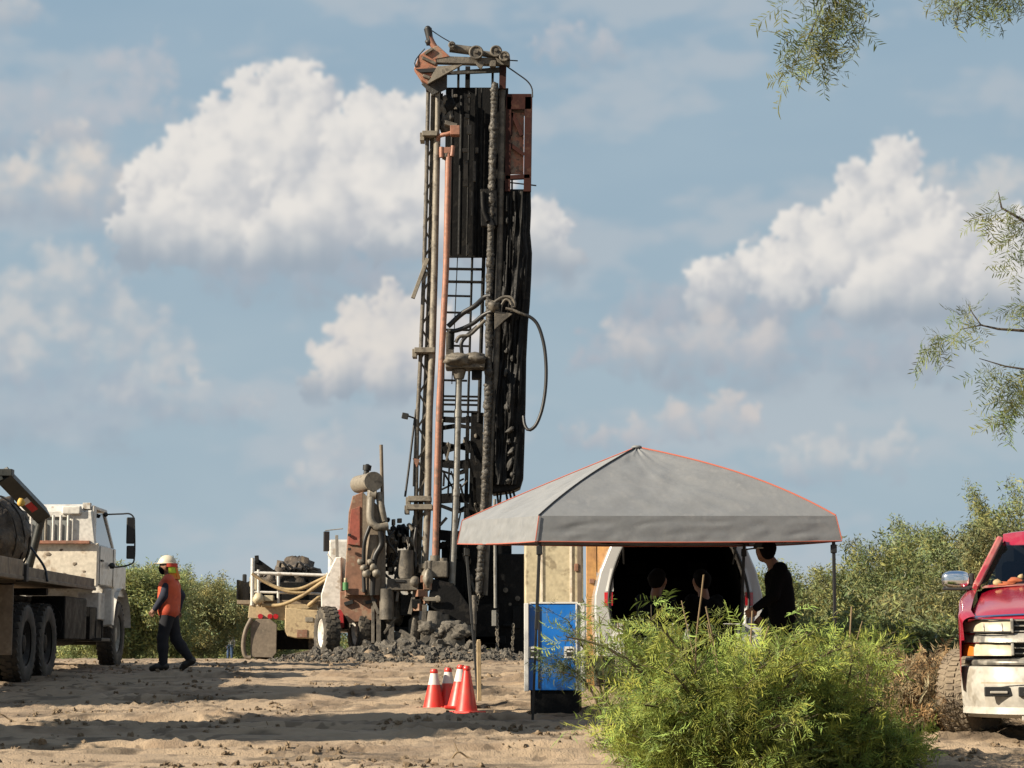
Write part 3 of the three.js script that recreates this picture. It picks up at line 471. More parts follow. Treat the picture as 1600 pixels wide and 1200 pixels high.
  part('casing_drum', [rod(q(705, 976, .4), q(706, 1020, .4), mm(22), mm(20), 22), lump(mm(20), 11, .25, 2, [1.1, .35, .9]).translate(...q(704, 976, .4).toArray())], M.greyMud, rig); for (let i = 0; i < 14; i++) part('mud_lump', lump(mm(4 + i % 4 * 2.2), 90 + i, .45, 2, [1.2, .9, .7]).translate(...q(666 + (i * 17) % 62, 968 + (i * 23) % 48, .5 + .12 * (i % 2)).toArray()), M.greyMud, rig); part('casing_drum', rod(q(679, 955, .45), q(675, 1016, .45), mm(12), mm(18), 16), M.greyMud, rig); part('casing_drum', rod(q(693, 960, .4), q(692, 1016, .4), mm(9), mm(13), 14), M.mudSteel, rig);
  part('leg_brace', [bar(q(690, 975, .5), q(640, 1024, .7), mm(10), .12), bar(q(664, 945, .5), q(660, 1010, .5), mm(7), .1)], M.mudSteel, rig);
  part('base_beam', [box(.18, .16, 2.2, ...q(655, 945, -.7).toArray()), box(mm(150), .14, .2, ...q(715, 1000, -.2).toArray()), box(mm(110), mm(60), .8, ...q(725, 975, -.5).toArray())], M.oilSteel, rig);
  part('rear_deck', box(mm(112), mm(170), .7, ...q(745, 930, -1.3).toArray()), M.oilSteel, rig);
  const jack = (x, y0, y1, w, o) => part('jack_leg', [rod(q(x, y0, o), q(x, (y0 + y1) / 2, o), mm(w)), rod(q(x, (y0 + y1) / 2, o), q(x, y1, o), mm(w * .7)), box(mm(w * 3.4), mm(6), .4, ...q(x, y1 + 1, o).toArray())], M.mudSteel, rig);
  jack(608, 925, 1018, 8, .2); jack(741, 930, 1020, 4, .4);
  part('jack_pad_box', [box(mm(28), mm(32), .45, ...q(641, 946, .0).toArray()), box(mm(36), mm(40), .4, ...q(636, 1000, -.1).toArray())], M.oilSteel, rig);
  const cyl = part('control_drum', [rod(q(604, 920, .3), q(604, 968, .3), mm(11), mm(11), 14), rod(q(634, 860, .2), q(634, 904, .2), mm(13), mm(13), 14), box(mm(48), mm(18), .5, ...q(630, 914, .15).toArray(), 0, .02), lump(mm(9), 14, .3, 1).translate(...q(648, 910, .35).toArray())], M.mudSteel, rig);
  part('drum_slot', box(mm(16), mm(4), .02, ...q(625, 908, .41).toArray()), M.black, cyl);
  for (const [a, b, w] of [[[583, 945], [583, 1005], 5], [[592, 960], [592, 1008], 7], [[612, 970], [612, 1014], 8], [[625, 985], [650, 1000], 6], [[600, 990], [618, 965], 4], [[575, 918], [592, 960], 5], [[655, 970], [668, 1012], 5], [[628, 880], [620, 940], 4], [[648, 925], [640, 960], 6]]) part('frame_strut', bar(q(...a, .25), q(...b, .3), mm(w), .07), M.mudSteel, rig);
  // hydraulic clutter between compressor and mast
  const r0 = mulberry(55), rr = (a, b) => a + (b - a) * r0();
  for (let i = 0; i < 34; i++) { const x = rr(602, 656), y = rr(805, 905), w = rr(3, 9); part('hydraulic_fitting', r0() < .5 ? box(mm(w), mm(rr(4, 12)), .1, ...q(x, y, rr(-.3, .2)).toArray(), rr(0, 1), .01) : rod(q(x, y, .1), q(x + rr(-8, 8), y + rr(-3, 10), .15), mm(w * .5)), [M.mudSteel, M.oilSteel, M.beigeSteel, M.mudSteel][i % 4], rig); }
  for (const [x, y, w, h, o, m] of [[612, 862, 16, 60, -.2, M.brownFlap], [648, 850, 14, 80, -.25, M.mudSteel], [628, 838, 22, 34, -.3, M.oilSteel], [620, 950, 22, 50, -.1, M.mudSteel], [656, 925, 20, 44, -.05, M.mudSteel], [668, 905, 16, 30, .3, M.beigeSteel], [600, 985, 26, 36, -.2, M.greyMud], [648, 985, 18, 50, .1, M.greyMud], [628, 1000, 30, 26, .1, M.greyMud], [573, 955, 30, 30, -.3, M.brownFlap]]) part('mud_caked_block', lump(1, x, .16, 3, [mm(w * .56), mm(h * .56), .16]).translate(...q(x, y, o).toArray()), m, rig);
  for (let i = 0; i < 13; i++) { const x = rr(604, 655), y = rr(800, 880), o = rr(-.1, .25); part('hydraulic_hose', tube([q(x, y, o), q(x + rr(-14, 14), y + rr(12, 24), o + .05), q(x + rr(-14, 14), y + rr(28, 50), o), q(x + rr(-8, 8), y + rr(52, 86), o)], mm(rr(1.2, 2.4)), 14, 6), i % 3 ? M.hose : M.mudSteel, rig); }
  for (let i = 0; i < 16; i++) { const x = rr(700, 760), y = rr(660, 930); part('mud_patch', lump(mm(rr(3, 7)), 30 + i, .35, 1, [.8, 1.2, .5]).translate(...q(x, y, -.78).toArray()), M.mudSteel, rig); }
  // hanging chains and levers by the table
  const chain = (x0, y0, x1, y1, o, r = 2.6) => { const a = q(x0, y0, o), b = q(x1, y1, o), n = Math.round(a.distanceTo(b) / .055), g = []; for (let i = 0; i < n; i++) { const c = a.clone().lerp(b, i / n); g.push(new THREE.TorusGeometry(mm(r), mm(r * .38), 4, 8).scale(i % 2 ? .4 : .8, 1.5, 1).translate(c.x + .006 * Math.sin(i * 1.7), c.y, c.z)); } return g; };
  part('hanging_chain', [chain(776, 962, 778, 1022, .4), chain(802, 978, 800, 1024, .3, 2.4), chain(748, 932, 742, 960, .4, 2.4)], M.beigeSteel, rig);
  part('winch_line', [rod(q(773, 780, .35), q(774, 950, .35), mm(2.6)), box(mm(7), mm(24), .1, ...q(772, 966, .4).toArray())], M.greyRod, rig);
  for (const [x, y, r] of [[790, 922, 4], [809, 935, 4], [797, 944, 2.5]]) part('gauge', new THREE.CylinderGeometry(mm(r), mm(r), .05, 12).rotateX(Math.PI / 2).translate(...q(x, y, -.55).toArray()), M.mudSteel, rig);
  part('control_panel', [box(mm(44), mm(130), .2, ...q(800, 930, -.75).toArray()), box(mm(16), mm(4), .1, ...q(793, 977, -.5).toArray()), box(mm(12), mm(34), .1, ...q(807, 965, -.55).toArray())], M.oilSteel, rig);
  part('lower_step', [box(mm(44), mm(60), .3, ...q(800, 1002, -.7).toArray())], M.oilSteel, rig);
  // --- compressor house, air filters, exhaust
  const comp = part('compressor_side', slab([q(540, 905, .25), q(546, 800, .25), q(552, 776, .25), q(566, 770, .25), q(566, 932, .25), q(540, 932, .25)], 1.6, .015), M.rust, rig);
  part('side_door', slab([q(544, 850, .30), q(549, 796, .30), q(562, 792, .30), q(562, 852, .30)], .04, .006), mat({ c1: [.40, .10, .065], c2: [.30, .11, .07], c3: [.36, .2, .13], share: .4, rough: .8 }), comp);
  for (const y of [836, 858]) part('door_latch', box(mm(5), mm(4), .04, ...q(546, y, .34).toArray()), M.black, comp);
  part('compressor_end', slab([q(567, 770, .3), q(602, 800, .3), q(602, 925, .3), q(567, 932, .3)], .06, .006), M.brownFlap, rig);
  part('air_filter', [rod(q(560, 757, -.35), q(583, 752, .35), mm(14), mm(14), 20), rod(q(581, 752.3, .3), q(584, 752, .42), mm(15), mm(15), 20)], M.beigeSteel, rig);
  part('pre_cleaner', [rod(q(571, 748, -.1), q(573, 734, -.1), mm(4.5)), rod(q(573, 735, -.1), q(574, 727, -.1), mm(6.5), mm(7), 14), rod(q(574, 728, -.1), q(574, 725, -.1), mm(6), mm(2), 14)], M.black, rig);
  part('exhaust_stack', [rod(q(598, 800, .1), q(595.5, 695, .1), mm(2.8), mm(2.8), 12)], M.brownFlap, rig);
  part('intake_pipe', [tube([q(581, 764, .3), q(579, 790, .35), q(580, 815, .4), q(590, 824, .4), q(606, 822, .35)], mm(6.5), 20, 10), tube([q(592, 770, .25), q(596, 795, .3), q(600, 815, .3)], mm(6), 14, 10), rod(q(578, 772, .32), q(588, 773, .32), mm(8))], M.beigeSteel, rig);
  part('drain_hose', tube([q(578, 822, .45), q(570, 845, .45), q(568, 880, .4), q(569, 925, .4)], mm(3.2), 16), M.hose, rig); part('drain_hose', [tube([q(594, 830, .45), q(596, 850, .42), q(586, 870, .42), q(583, 900, .4), q(582, 930, .38)], mm(4.5), 18)], M.hose, rig);
  part('receiver_tank', [rod(q(584, 836, .25), q(584, 930, .25), mm(13), mm(13), 18)], M.brownFlap, rig);
  part('fitting_cluster', [0, 1, 2, 3, 4, 5].map((i) => lump(mm(5 + i % 3), 40 + i, .25, 1).translate(...q(563 + i * 5, 878 + (i % 3) * 9, .5).toArray())), M.beigeSteel, rig);
  part('fluid_jug', [rod(q(540, 910, .45), q(540, 922, .45), mm(4.5), mm(4.5), 10)], M.greenPaint, rig);
  part('jug_cap', rod(q(540, 903, .45), q(540, 910, .45), mm(2.6)), M.creamPanel, rig);
  part('lower_skirt', [slab([q(532, 925, .2), q(600, 915, .2), q(592, 940, .2), q(588, 968, .2), q(545, 972, .2), q(532, 950, .2)], .5, .01), box(mm(30), mm(10), .2, ...q(556, 925, .3).toArray())], M.rust, rig);
  part('skirt_vent', [box(mm(14), mm(6), .05, ...q(545, 942, .24).toArray(), 0, .004, 0, .3), box(mm(18), mm(5), .05, ...q(580, 940, .24).toArray(), 0, .004, 0, .2)], M.black, rig);
  // --- carrier truck: cab seen past the compressor, wheels, chassis
  part('chassis_rail', [box(.14, .26, 7, ...q(560, 985, -3.4).toArray(), .1), box(.14, .26, 7, ...q(640, 985, -3.4).toArray(), .1), box(1.7, .5, 3, ...q(590, 965, -2.2).toArray())], M.oilSteel, rig);
  const cab = part('truck_cab', [box(1.9, 1.55, 1.6, ...q(585, 905, -3.5).toArray(), .08, .06), slab([q(512, 900, -.5), q(526, 872, -.5), q(532, 872, -.5), q(532, 985, -.5), q(505, 985, -.5), q(503, 930, -.5)], 2.6, .02)], M.whitePaint, rig);
  part('fender_stripe', slab([q(505, 960, -.4), q(536, 952, -.4), q(537, 980, -.4), q(506, 981, -.4)], .05, .01), mat({ c1: [.50, .04, .045], c2: [.40, .04, .045], share: .4, rough: .6 }), cab);
  part('mud_flap', slab([q(507, 984, -.45), q(530, 988, -.45), q(528, 998, -.45), q(507, 996, -.45)], .03, .005), M.whitePaint, cab);
  part('cab_mirror', [box(mm(9), mm(32), .12, ...q(510, 846, -1.4).toArray(), .2)], M.black, cab);
  part('mirror_arm', [rod(q(508, 829, -1.4), q(536, 826, -1.4), mm(.9)), rod(q(512, 866, -1.4), q(524, 884, -1.2), mm(1.2)), bar(q(526, 836, -1.6), q(527, 880, -1.6), mm(5), .02)], M.greyRod, cab);
  const yb = levelY(0, -RD);
  for (const [x, y, o, r] of [[511, 1001, .1, .50], [564, 975, -.2, .5], [580, 975, -1.5, .5]]) { const p = q(x, y, o), gy = groundY(p.x, p.z); wheel(rig, V(p.x - rig.position.x, gy + r - .03 - rig.position.y, p.z - rig.position.z), r, .30, M.mudRubber, M.whitePaint, -1, .34); }
}
console.log('rig done');

// ---------------------------------------------------------------- flatbed truck at the left
{
  const X0 = -6.38, cx = X0 - 1.22, t = thing('flatbed_truck', 'dusty white flatbed truck with black double mirror, carrying a muddy tarpaulin bundle', 'truck', V(cx, levelY(0, -30), -30));
  const gy = t.position.y, y = (h) => gy + h, zb = -31.4;
  const q = (x, py, d) => P(x, py, d);
  // bed and chassis
  const bed = part('bed_deck', [box(2.44, .07, 7.2, cx, y(1.30), -27.7)], M.deckWood, t);
  part('side_rail', [box(.09, .17, 4.6, X0 - .02, y(1.33), -29.0 + .0), box(.05, .05, 7, X0 + .03, y(1.26), -27.8)], M.brownFlap, bed);
  part('side_rail', [box(.1, .26, 2.3, X0, y(1.36), -25.45)], M.deckWood, bed);
  part('rail_end', [box(.14, .24, .12, X0 + .02, y(1.33), -26.7)], M.black, bed);
  part('chassis_rail', [box(.1, .28, 9.6, cx - .43, y(.98), -29.7), box(.1, .28, 9.6, cx + .43, y(.98), -29.7), box(2.1, .1, .12, cx, y(1.15), -27), box(2.1, .1, .12, cx, y(1.15), -29)], M.oilSteel, t);
  part('fuel_tank', [rod(V(X0 - .4, y(.72), -29.6), V(X0 - .4, y(.72), -31.2), .32, .32, 20), box(.5, .5, .9, X0 - .35, y(.75), -32.1)], M.oilSteel, t); part('shade_box', box(.5, .62, 1.5, X0 - .3, y(.80), -30.4, 0, .02), M.oilSteel, t);  // dark box added and tank blackened to paint the shade under the bed
  part('step', [box(.45, .05, .7, X0 - .2, y(.5), -32.3), box(.03, .3, .03, X0 - .1, y(.65), -32.1), box(.03, .3, .03, X0 - .1, y(.65), -32.6)], M.black, t);
  part('axle', [rod(V(cx - 1, y(.52), -27.4), V(cx + 1, y(.52), -27.4), .1), rod(V(cx - 1, y(.52), -28.65), V(cx + 1, y(.52), -28.65), .1), rod(V(cx - 1, y(.5), -33.6), V(cx + 1, y(.5), -33.6), .08)], M.oilSteel, t);
  const flap = part('mud_flap', [box(.62, .9, .02, X0 - .36, y(.72), -26.55, 0, .006)], M.brownFlap, t);
  for (const z of [-27.4, -28.65]) for (const dx of [-.18, -.48, -1.96, -2.26]) wheel(t, V(X0 + dx - cx, groundY(X0 + dx, z) - gy + .52, z + 30), .54, .27, M.rubber, M.oilSteel, dx > -1 ? 1 : -1, 0, 30);
  for (const dx of [-.16, -2.28]) wheel(t, V(X0 + dx - cx, groundY(X0 + dx, -33.6) - gy + .52, -3.6), .54, .28, M.rubber, M.greyRod, dx > -1 ? 1 : -1, 0, 30);
  // cab
  const top = y(2.58), c0 = -31.65;
  part('cab_back', [slab([V(cx - 1.1, y(1.32), c0), V(X0 - .02, y(1.32), c0), V(X0 - .02, y(1.96), c0), V(cx - 1.1, y(1.96), c0)], .05, .015)], M.creamDust, t);
  for (const [px, py, r] of [[75, 866, .035], [95, 859, .02], [116, 881, .03], [131, 893, .02], [58, 889, .018], [100, 897, .025]]) { const p = P(px, py, 31.6); part('rust_spot', lump(r, px, .4, 2, [1.2, .8, .12]).translate(p.x, p.y, c0 + .016), M.brownFlap, t); }
  const cab = part('cab_shell', [
    surf(10, 8, (u, v) => { const x = lerp(X0 - .10, cx - 1.1, u), a = v * Math.PI / 2; return [x, y(2.42) + .15 * Math.sin(a) + .02 * Math.sin(u * Math.PI), c0 - .02 - (.2 * (1 - Math.cos(a)))]; }),
    box(2.1, .06, 1.3, cx, y(2.56), c0 - .85, 0, .03),
    slab([V(X0 - .42, y(1.96), c0), V(X0 - .06, y(1.96), c0), V(X0 - .13, y(2.46), c0), V(X0 - .44, y(2.46), c0)], .06, .02),
    slab([V(cx - 1.0, y(2.40), c0), V(X0 - .3, y(2.38), c0), V(X0 - .3, y(2.46), c0), V(cx - 1.0, y(2.46), c0)], .06, .01),
    box(.06, .62, 1.5, X0 - .05, y(1.65), c0 - .78, 0, .02), box(.06, .62, 1.5, X0 - 2.33, y(1.65), c0 - .78, 0, .02),
    box(.05, .62, .16, X0 - .10, y(2.25), c0 - .1, 0, .02), bar(V(X0 - .08, y(1.95), c0 - 1.5), V(X0 - .16, y(2.5), c0 - 1.15), .06, .08)], M.whitePaint, t);
  part('door_seam', [box(.008, .6, .014, X0 - .016, y(1.64), c0 - .22, 0, .002), box(.008, .6, .014, X0 - .016, y(1.64), c0 - 1.3, 0, .002)], M.black, cab); part('door_handle', box(.03, .03, .14, X0 - .005, y(1.72), c0 - .36, 0, .008), M.black, cab); part('door_window', [surf(1, 1, (u, v) => [X0 - .07 - v * .08, y(1.97) + v * .5, c0 - .2 - u * (1.2 - v * .2)])], M.glassDark, cab);
  part('rear_window', [slab([V(cx - .9, y(1.98), c0 - .03), V(X0 - .42, y(1.98), c0 - .03), V(X0 - .44, y(2.38), c0 - .03), V(cx - .9, y(2.38), c0 - .03)], .01, 0)], flat(.32, .34, .34, .3), cab);  // opaque grey pane: light coming through the cab is put into its colour
  part('window_sill', box(2.0, .05, .1, cx + .1, y(1.985), c0 + .05), M.orangePipe, cab);
  for (let i = 0; i < 13; i++) part('guard_bar', rod(V(X0 - .46 - i * .115, y(2.0), c0 + .07), V(X0 - .46 - i * .115, y(2.40), c0 + .07), .022, .022, 8), i % 4 === 3 ? M.beigeSteel : M.whitePaint, cab);
  for (const [i, h] of [[8, .2], [9, .16], [10, .12], [6, .1], [11, .3]]) part('chain_hook', lump(.05, i, .3, 1).translate(X0 - .46 - i * .11, y(2.0 + h), c0 + .13), i % 2 ? M.mudSteel : M.rust, cab);
  part('windshield', [surf(6, 2, (u, v) => [lerp(X0 - .15, X0 - 2.25, u), y(1.95) + v * .55, c0 - 1.55 + v * .35])], M.glassDark, cab);
  part('roof_vent', [box(.3, .14, .12, X0 - .42, y(2.48), c0 + .02, 0, .03), box(.12, .1, .1, X0 - .2, y(2.55), c0 - .05)], M.whitePaint, cab);
  part('hood', [surf(8, 6, (u, v) => { const x = lerp(-1.05, 1.05, u); return [cx + x, y(1.93) - v * .28 - .16 * Math.pow(Math.abs(x) / 1.05, 3), c0 - 1.5 - v * 1.5]; }), box(2.0, .9, .1, cx, y(1.15), c0 - 3.0, 0, .04)], M.whitePaint, t);
  part('fender', [surf(14, 4, (u, v) => { const a = lerp(.15, 2.95, u); return [X0 + .03 - v * .42, y(.60) + Math.sin(a) * .74 + (v > .5 ? .05 : 0), -33.6 - Math.cos(a) * .76]; }), slab([V(X0 - .1, y(1.3), c0 - 1.0), V(X0 + .02, y(1.28), c0 - 1.0), V(X0 + .03, y(.75), c0 - 1.0), V(X0 - .14, y(.72), c0 - 1.0)], .12, .02), box(.05, .5, 1.0, X0 - .05, y(1.45), c0 - 1.95, 0, .02)], M.whitePaint, t);
  part('battery_box', [box(.34, .42, .5, X0 - .24, y(1.02), c0 - .75, 0, .02)], M.whitePaint, t);
  // mirror
  const ma = (px, py) => q(px, py, 32.6), arm = part('mirror_arm', [tube([ma(163, 804), ma(190, 803), ma(203, 803), ma(209, 809), ma(210, 822), ma(210, 870), ma(208, 879), ma(200, 883), ma(178, 886), ma(170, 883)], .013, 60, 7), lump(.04, 3, .2, 1).translate(...ma(165, 804).toArray()), lump(.05, 4, .2, 1).translate(...ma(175, 884).toArray())], M.black, t);
  part('mirror', box(.13, .42, .05, ...ma(204, 829).toArray(), .25, .02), M.black, arm); part('mirror', box(.13, .21, .05, ...ma(204, 863).toArray(), .25, .02), M.black, arm);
  // black loading boom with tape
  const ba = q(4, 742, 29.2), bb = q(66, 806, 30.4), boom = part('loading_boom', [bar(ba, bb, .22, .18), bar(ba, V(ba.x - .9, ba.y - .4, ba.z), .15, .14), rod(V(bb.x, bb.y, bb.z), V(bb.x - .25, y(1.33), bb.z - .1), .06), box(.3, .1, .16, ba.x, ba.y + .03, ba.z)], M.boomBlack, t);
  const on = (k, o = .19) => ba.clone().lerp(bb, k).add(V(0, 0, o));
  part('tape_band', bar(on(.60), on(.70), .10, .03, .002), M.tapeWhite, boom); part('tape_band', bar(on(.70), on(.88), .10, .03, .002), M.tapeRed, boom);
  part('hook_block', [lump(.055, 9, .2, 1, [1, 1.2, .8]).translate(...q(33, 785, 28.9).toArray())], M.yellow, boom);
  part('load_strap', tube([q(40, 845, 28.4), q(55, 865, 28.2), q(70, 888, 28), q(74, 908, 27.9)], .018, 14, 6), M.hose, t);
}
{ // the bundle on the bed
  const c = P(-8, 812, 27.6), t = thing('tarpaulin_bundle', 'dark muddy lashed bundle bulging over the flatbed truck bed', 'bundle', V(c.x, levelY(0, -30) + 1.33, c.z));
  const g = surf(40, 30, (u, v) => { const a = u * 6.2832, b = (v - .5) * Math.PI, n = 1 + .09 * N3(Math.cos(a) * 2 * Math.cos(b), Math.sin(b) * 2, Math.sin(a) * 2 * Math.cos(b)) + .05 * N3(Math.cos(a) * 6 * Math.cos(b), Math.sin(b) * 6, Math.sin(a) * 6 * Math.cos(b)); return [.45 * n * Math.cos(b) * Math.cos(a), .52 + .54 * n * Math.sin(b), .75 * n * Math.cos(b) * Math.sin(a)]; });
  own('tarpaulin', g, M.tarpMud, t);
  for (const k of [-.5, -.15, .2, .5]) own('lashing', tube(Array.from({ length: 13 }, (_, i) => { const a = i / 12 * Math.PI * 2; return V(.46 * Math.cos(a) * Math.sqrt(1 - k * k), .52 + .555 * Math.sin(a) * Math.sqrt(1 - k * k), k * .8 + .15 * Math.sin(a)); }), .012, 40, 6), M.hose, t);
  
}
// ---------------------------------------------------------------- cream service truck, seen from behind
{
  const D = 53, q = (x, y, o = 0) => P(x, y, D - o), s = 1 / S(D), c = q(455, 1030), gy = groundY(c.x, c.z);
  const t = thing('service_truck', 'cream service truck loaded with a dark heap and looped hoses, parked behind the drilling rig', 'truck', V(c.x, gy, c.z));
  const w = (n, g, m, p = t) => part(n, g, m, p);
  w('rear_beam', [slab([q(390, 946), q(449, 946), q(449, 969), q(388, 965)], .5, .01), box(105 * s, .12, .4, ...q(444, 948, -.2).toArray())], M.creamPaint);
  const tg = w('tailgate_box', [slab([q(447, 951, .2), q(497, 955, .2), q(490, 997, .2), q(462, 996, .2), q(450, 993, .2), q(446, 986, .2)], 1.2, .02)], M.creamPaint);
  w('rust_stain_plate', box(16 * s, 12 * s, .02, ...q(472, 990, .235).toArray()), M.rust, tg); w('number_plate', box(12 * s, 7 * s, .02, ...q(483, 968, .235).toArray()), M.beigeSteel, tg);
  for (const x of [407, 422, 431]) w('tail_lamp', new THREE.CylinderGeometry(4 * s, 4 * s, .06, 14).rotateX(Math.PI / 2).translate(...q(x, 963, .05).toArray()), M.tailRed);
  w('mud_flap', [slab([q(392, 973, .3), q(402, 968, .3), q(422, 968, .3), q(432, 976, .3), q(431, 1020, .3), q(425, 1027, .3), q(392, 1026, .3)], .05, .01)], M.brownFlap);
  w('tank_hoop', tube([q(393, 966, .35), q(384, 985, .35), q(380, 1010, .35), q(384, 1026, .35), q(392, 1028, .35)], 3.5 * s, 20), M.brownFlap);
  w('bed_floor', [box(2.3, .1, 4.6, ...q(455, 944, -2.3).toArray())], M.deckWood);
  w('bed_side', [box(.05, .5, 4.4, ...q(388, 925, -2.2).toArray()), box(.05, .5, 4.4, ...q(520, 925, -2.2).toArray()), box(2.2, .5, .05, ...q(455, 925, -.6).toArray())], M.oilSteel);
  w('bed_rail', [rod(q(395, 895), q(512, 899), 2.6 * s), rod(q(397, 925), q(505, 928), 2 * s), rod(q(395, 872), q(394, 946), 3 * s), rod(q(404, 890), q(404, 946), 2.4 * s), rod(q(435, 900), q(435, 944), 2.4 * s), rod(q(512, 895), q(510, 946), 2.6 * s)], M.whitePaint);
  w('hose_swag', [tube([q(394, 896, .15), q(412, 908, .15), q(440, 920, .15), q(468, 920, .15), q(496, 908, .15), q(516, 898, .15)], 2.8 * s, 30), tube([q(396, 898, .2), q(418, 912, .2), q(452, 925, .2), q(482, 926, .2)], 2.2 * s, 24), tube([q(410, 946, .1), q(440, 945, .2), q(470, 932, .2), q(500, 912, .2), q(518, 900, .2)], 3 * s, 28), tube([q(482, 946, .1), q(490, 940, .2), q(500, 932, .1)], 3.4 * s, 10)], M.yellowRope);
  w('cab_mirror', [box(7 * s, 30 * s, .1, ...q(382, 911, -4.5).toArray(), 0, .03), rod(q(386, 911, -4.5), q(396, 905, -4.5), .02)], M.black);
  w('cab', [box(1.9, 1.0, 1.6, ...q(455, 925, -5.6).toArray(), 0, .08)], M.creamPaint);
  w('side_bin', [box(12 * s, 26 * s, .6, ...q(398, 915, -.6).toArray(), 0, .02), box(16 * s, 9 * s, .3, ...q(420, 935, .0).toArray(), 0, .02), lump(9 * s, 3, .3, 1).translate(...q(404, 936, .2).toArray())], M.creamPanel);
  w('axle_beam', [box(1.9, .5, .5, ...q(462, 1000, -1).toArray())], M.oilSteel);
  for (const x of [408, 420, 492, 504]) wheel(t, V(q(x, 1000, -.6).x - c.x, .46, -.6), .48, .25, M.mudRubber, M.oilSteel, x < 450 ? -1 : 1);
  for (const x of [405, 505]) wheel(t, V(q(x, 1000, -4.6).x - c.x, .46, -4.6), .48, .25, M.mudRubber, M.oilSteel, x < 450 ? -1 : 1);
}
{ // heap on its bed
  const q = (x, y, o = 0) => P(x, y, 53 - o), s = 1 / S(53), c = q(455, 944, -1.8), t = thing('scrap_heap', 'black heap of scrap and hose piled on the cream service truck', 'heap', V(c.x, c.y, c.z));
  part('heap_mass', [[452, 892, 20], [472, 895, 22], [440, 900, 14], [462, 880, 11], [492, 905, 16], [425, 905, 14], [409, 895, 10], [455, 920, 30], [420, 925, 22], [495, 925, 22]].map(([x, y, r], i) => lump(r * s * 1.05, i + 60, .3, 2).translate(...q(x, y, -1.8 + .3 * (i % 3)).toArray())), M.tarpMud, t);
  part('bent_plate', [slab([q(398, 876, -1), q(404, 874, -1), q(431, 893, -1), q(398, 896, -1)], .05, .006), bar(q(401, 868, -1), q(402, 880, -1), 6 * s, .1)], M.oilSteel, t);
  for (let i = 0; i < 6; i++) part('hose_piece', tube([q(436 + i * 8, 900, -1.2), q(440 + i * 9, 878 + (i % 3) * 5, -1), q(452 + i * 9, 890, -1)], 2 * s, 12, 6), M.hose, t);
}
{ // planks and pallet bits on the ground beside it
  const t = thing('broken_pallet', 'broken pale pallet lying on the ground behind the cream service truck', 'pallet', P(468, 1030, 47).setY(groundY(P(468, 1030, 47).x, -47)));
  for (let i = 0; i < 4; i++) own('plank', box(.9, .03, .12, i * .02, .14 + .05 * Math.sin(i), -.25 + i * .17, .15, .004, 0, .22), M.brownFlap, t);
  own('bearer', box(.07, .1, .75, -.3, .055, 0, .15), M.brownFlap, t); own('bearer', box(.07, .2, .75, .35, .1, 0, .15), M.brownFlap, t);
}
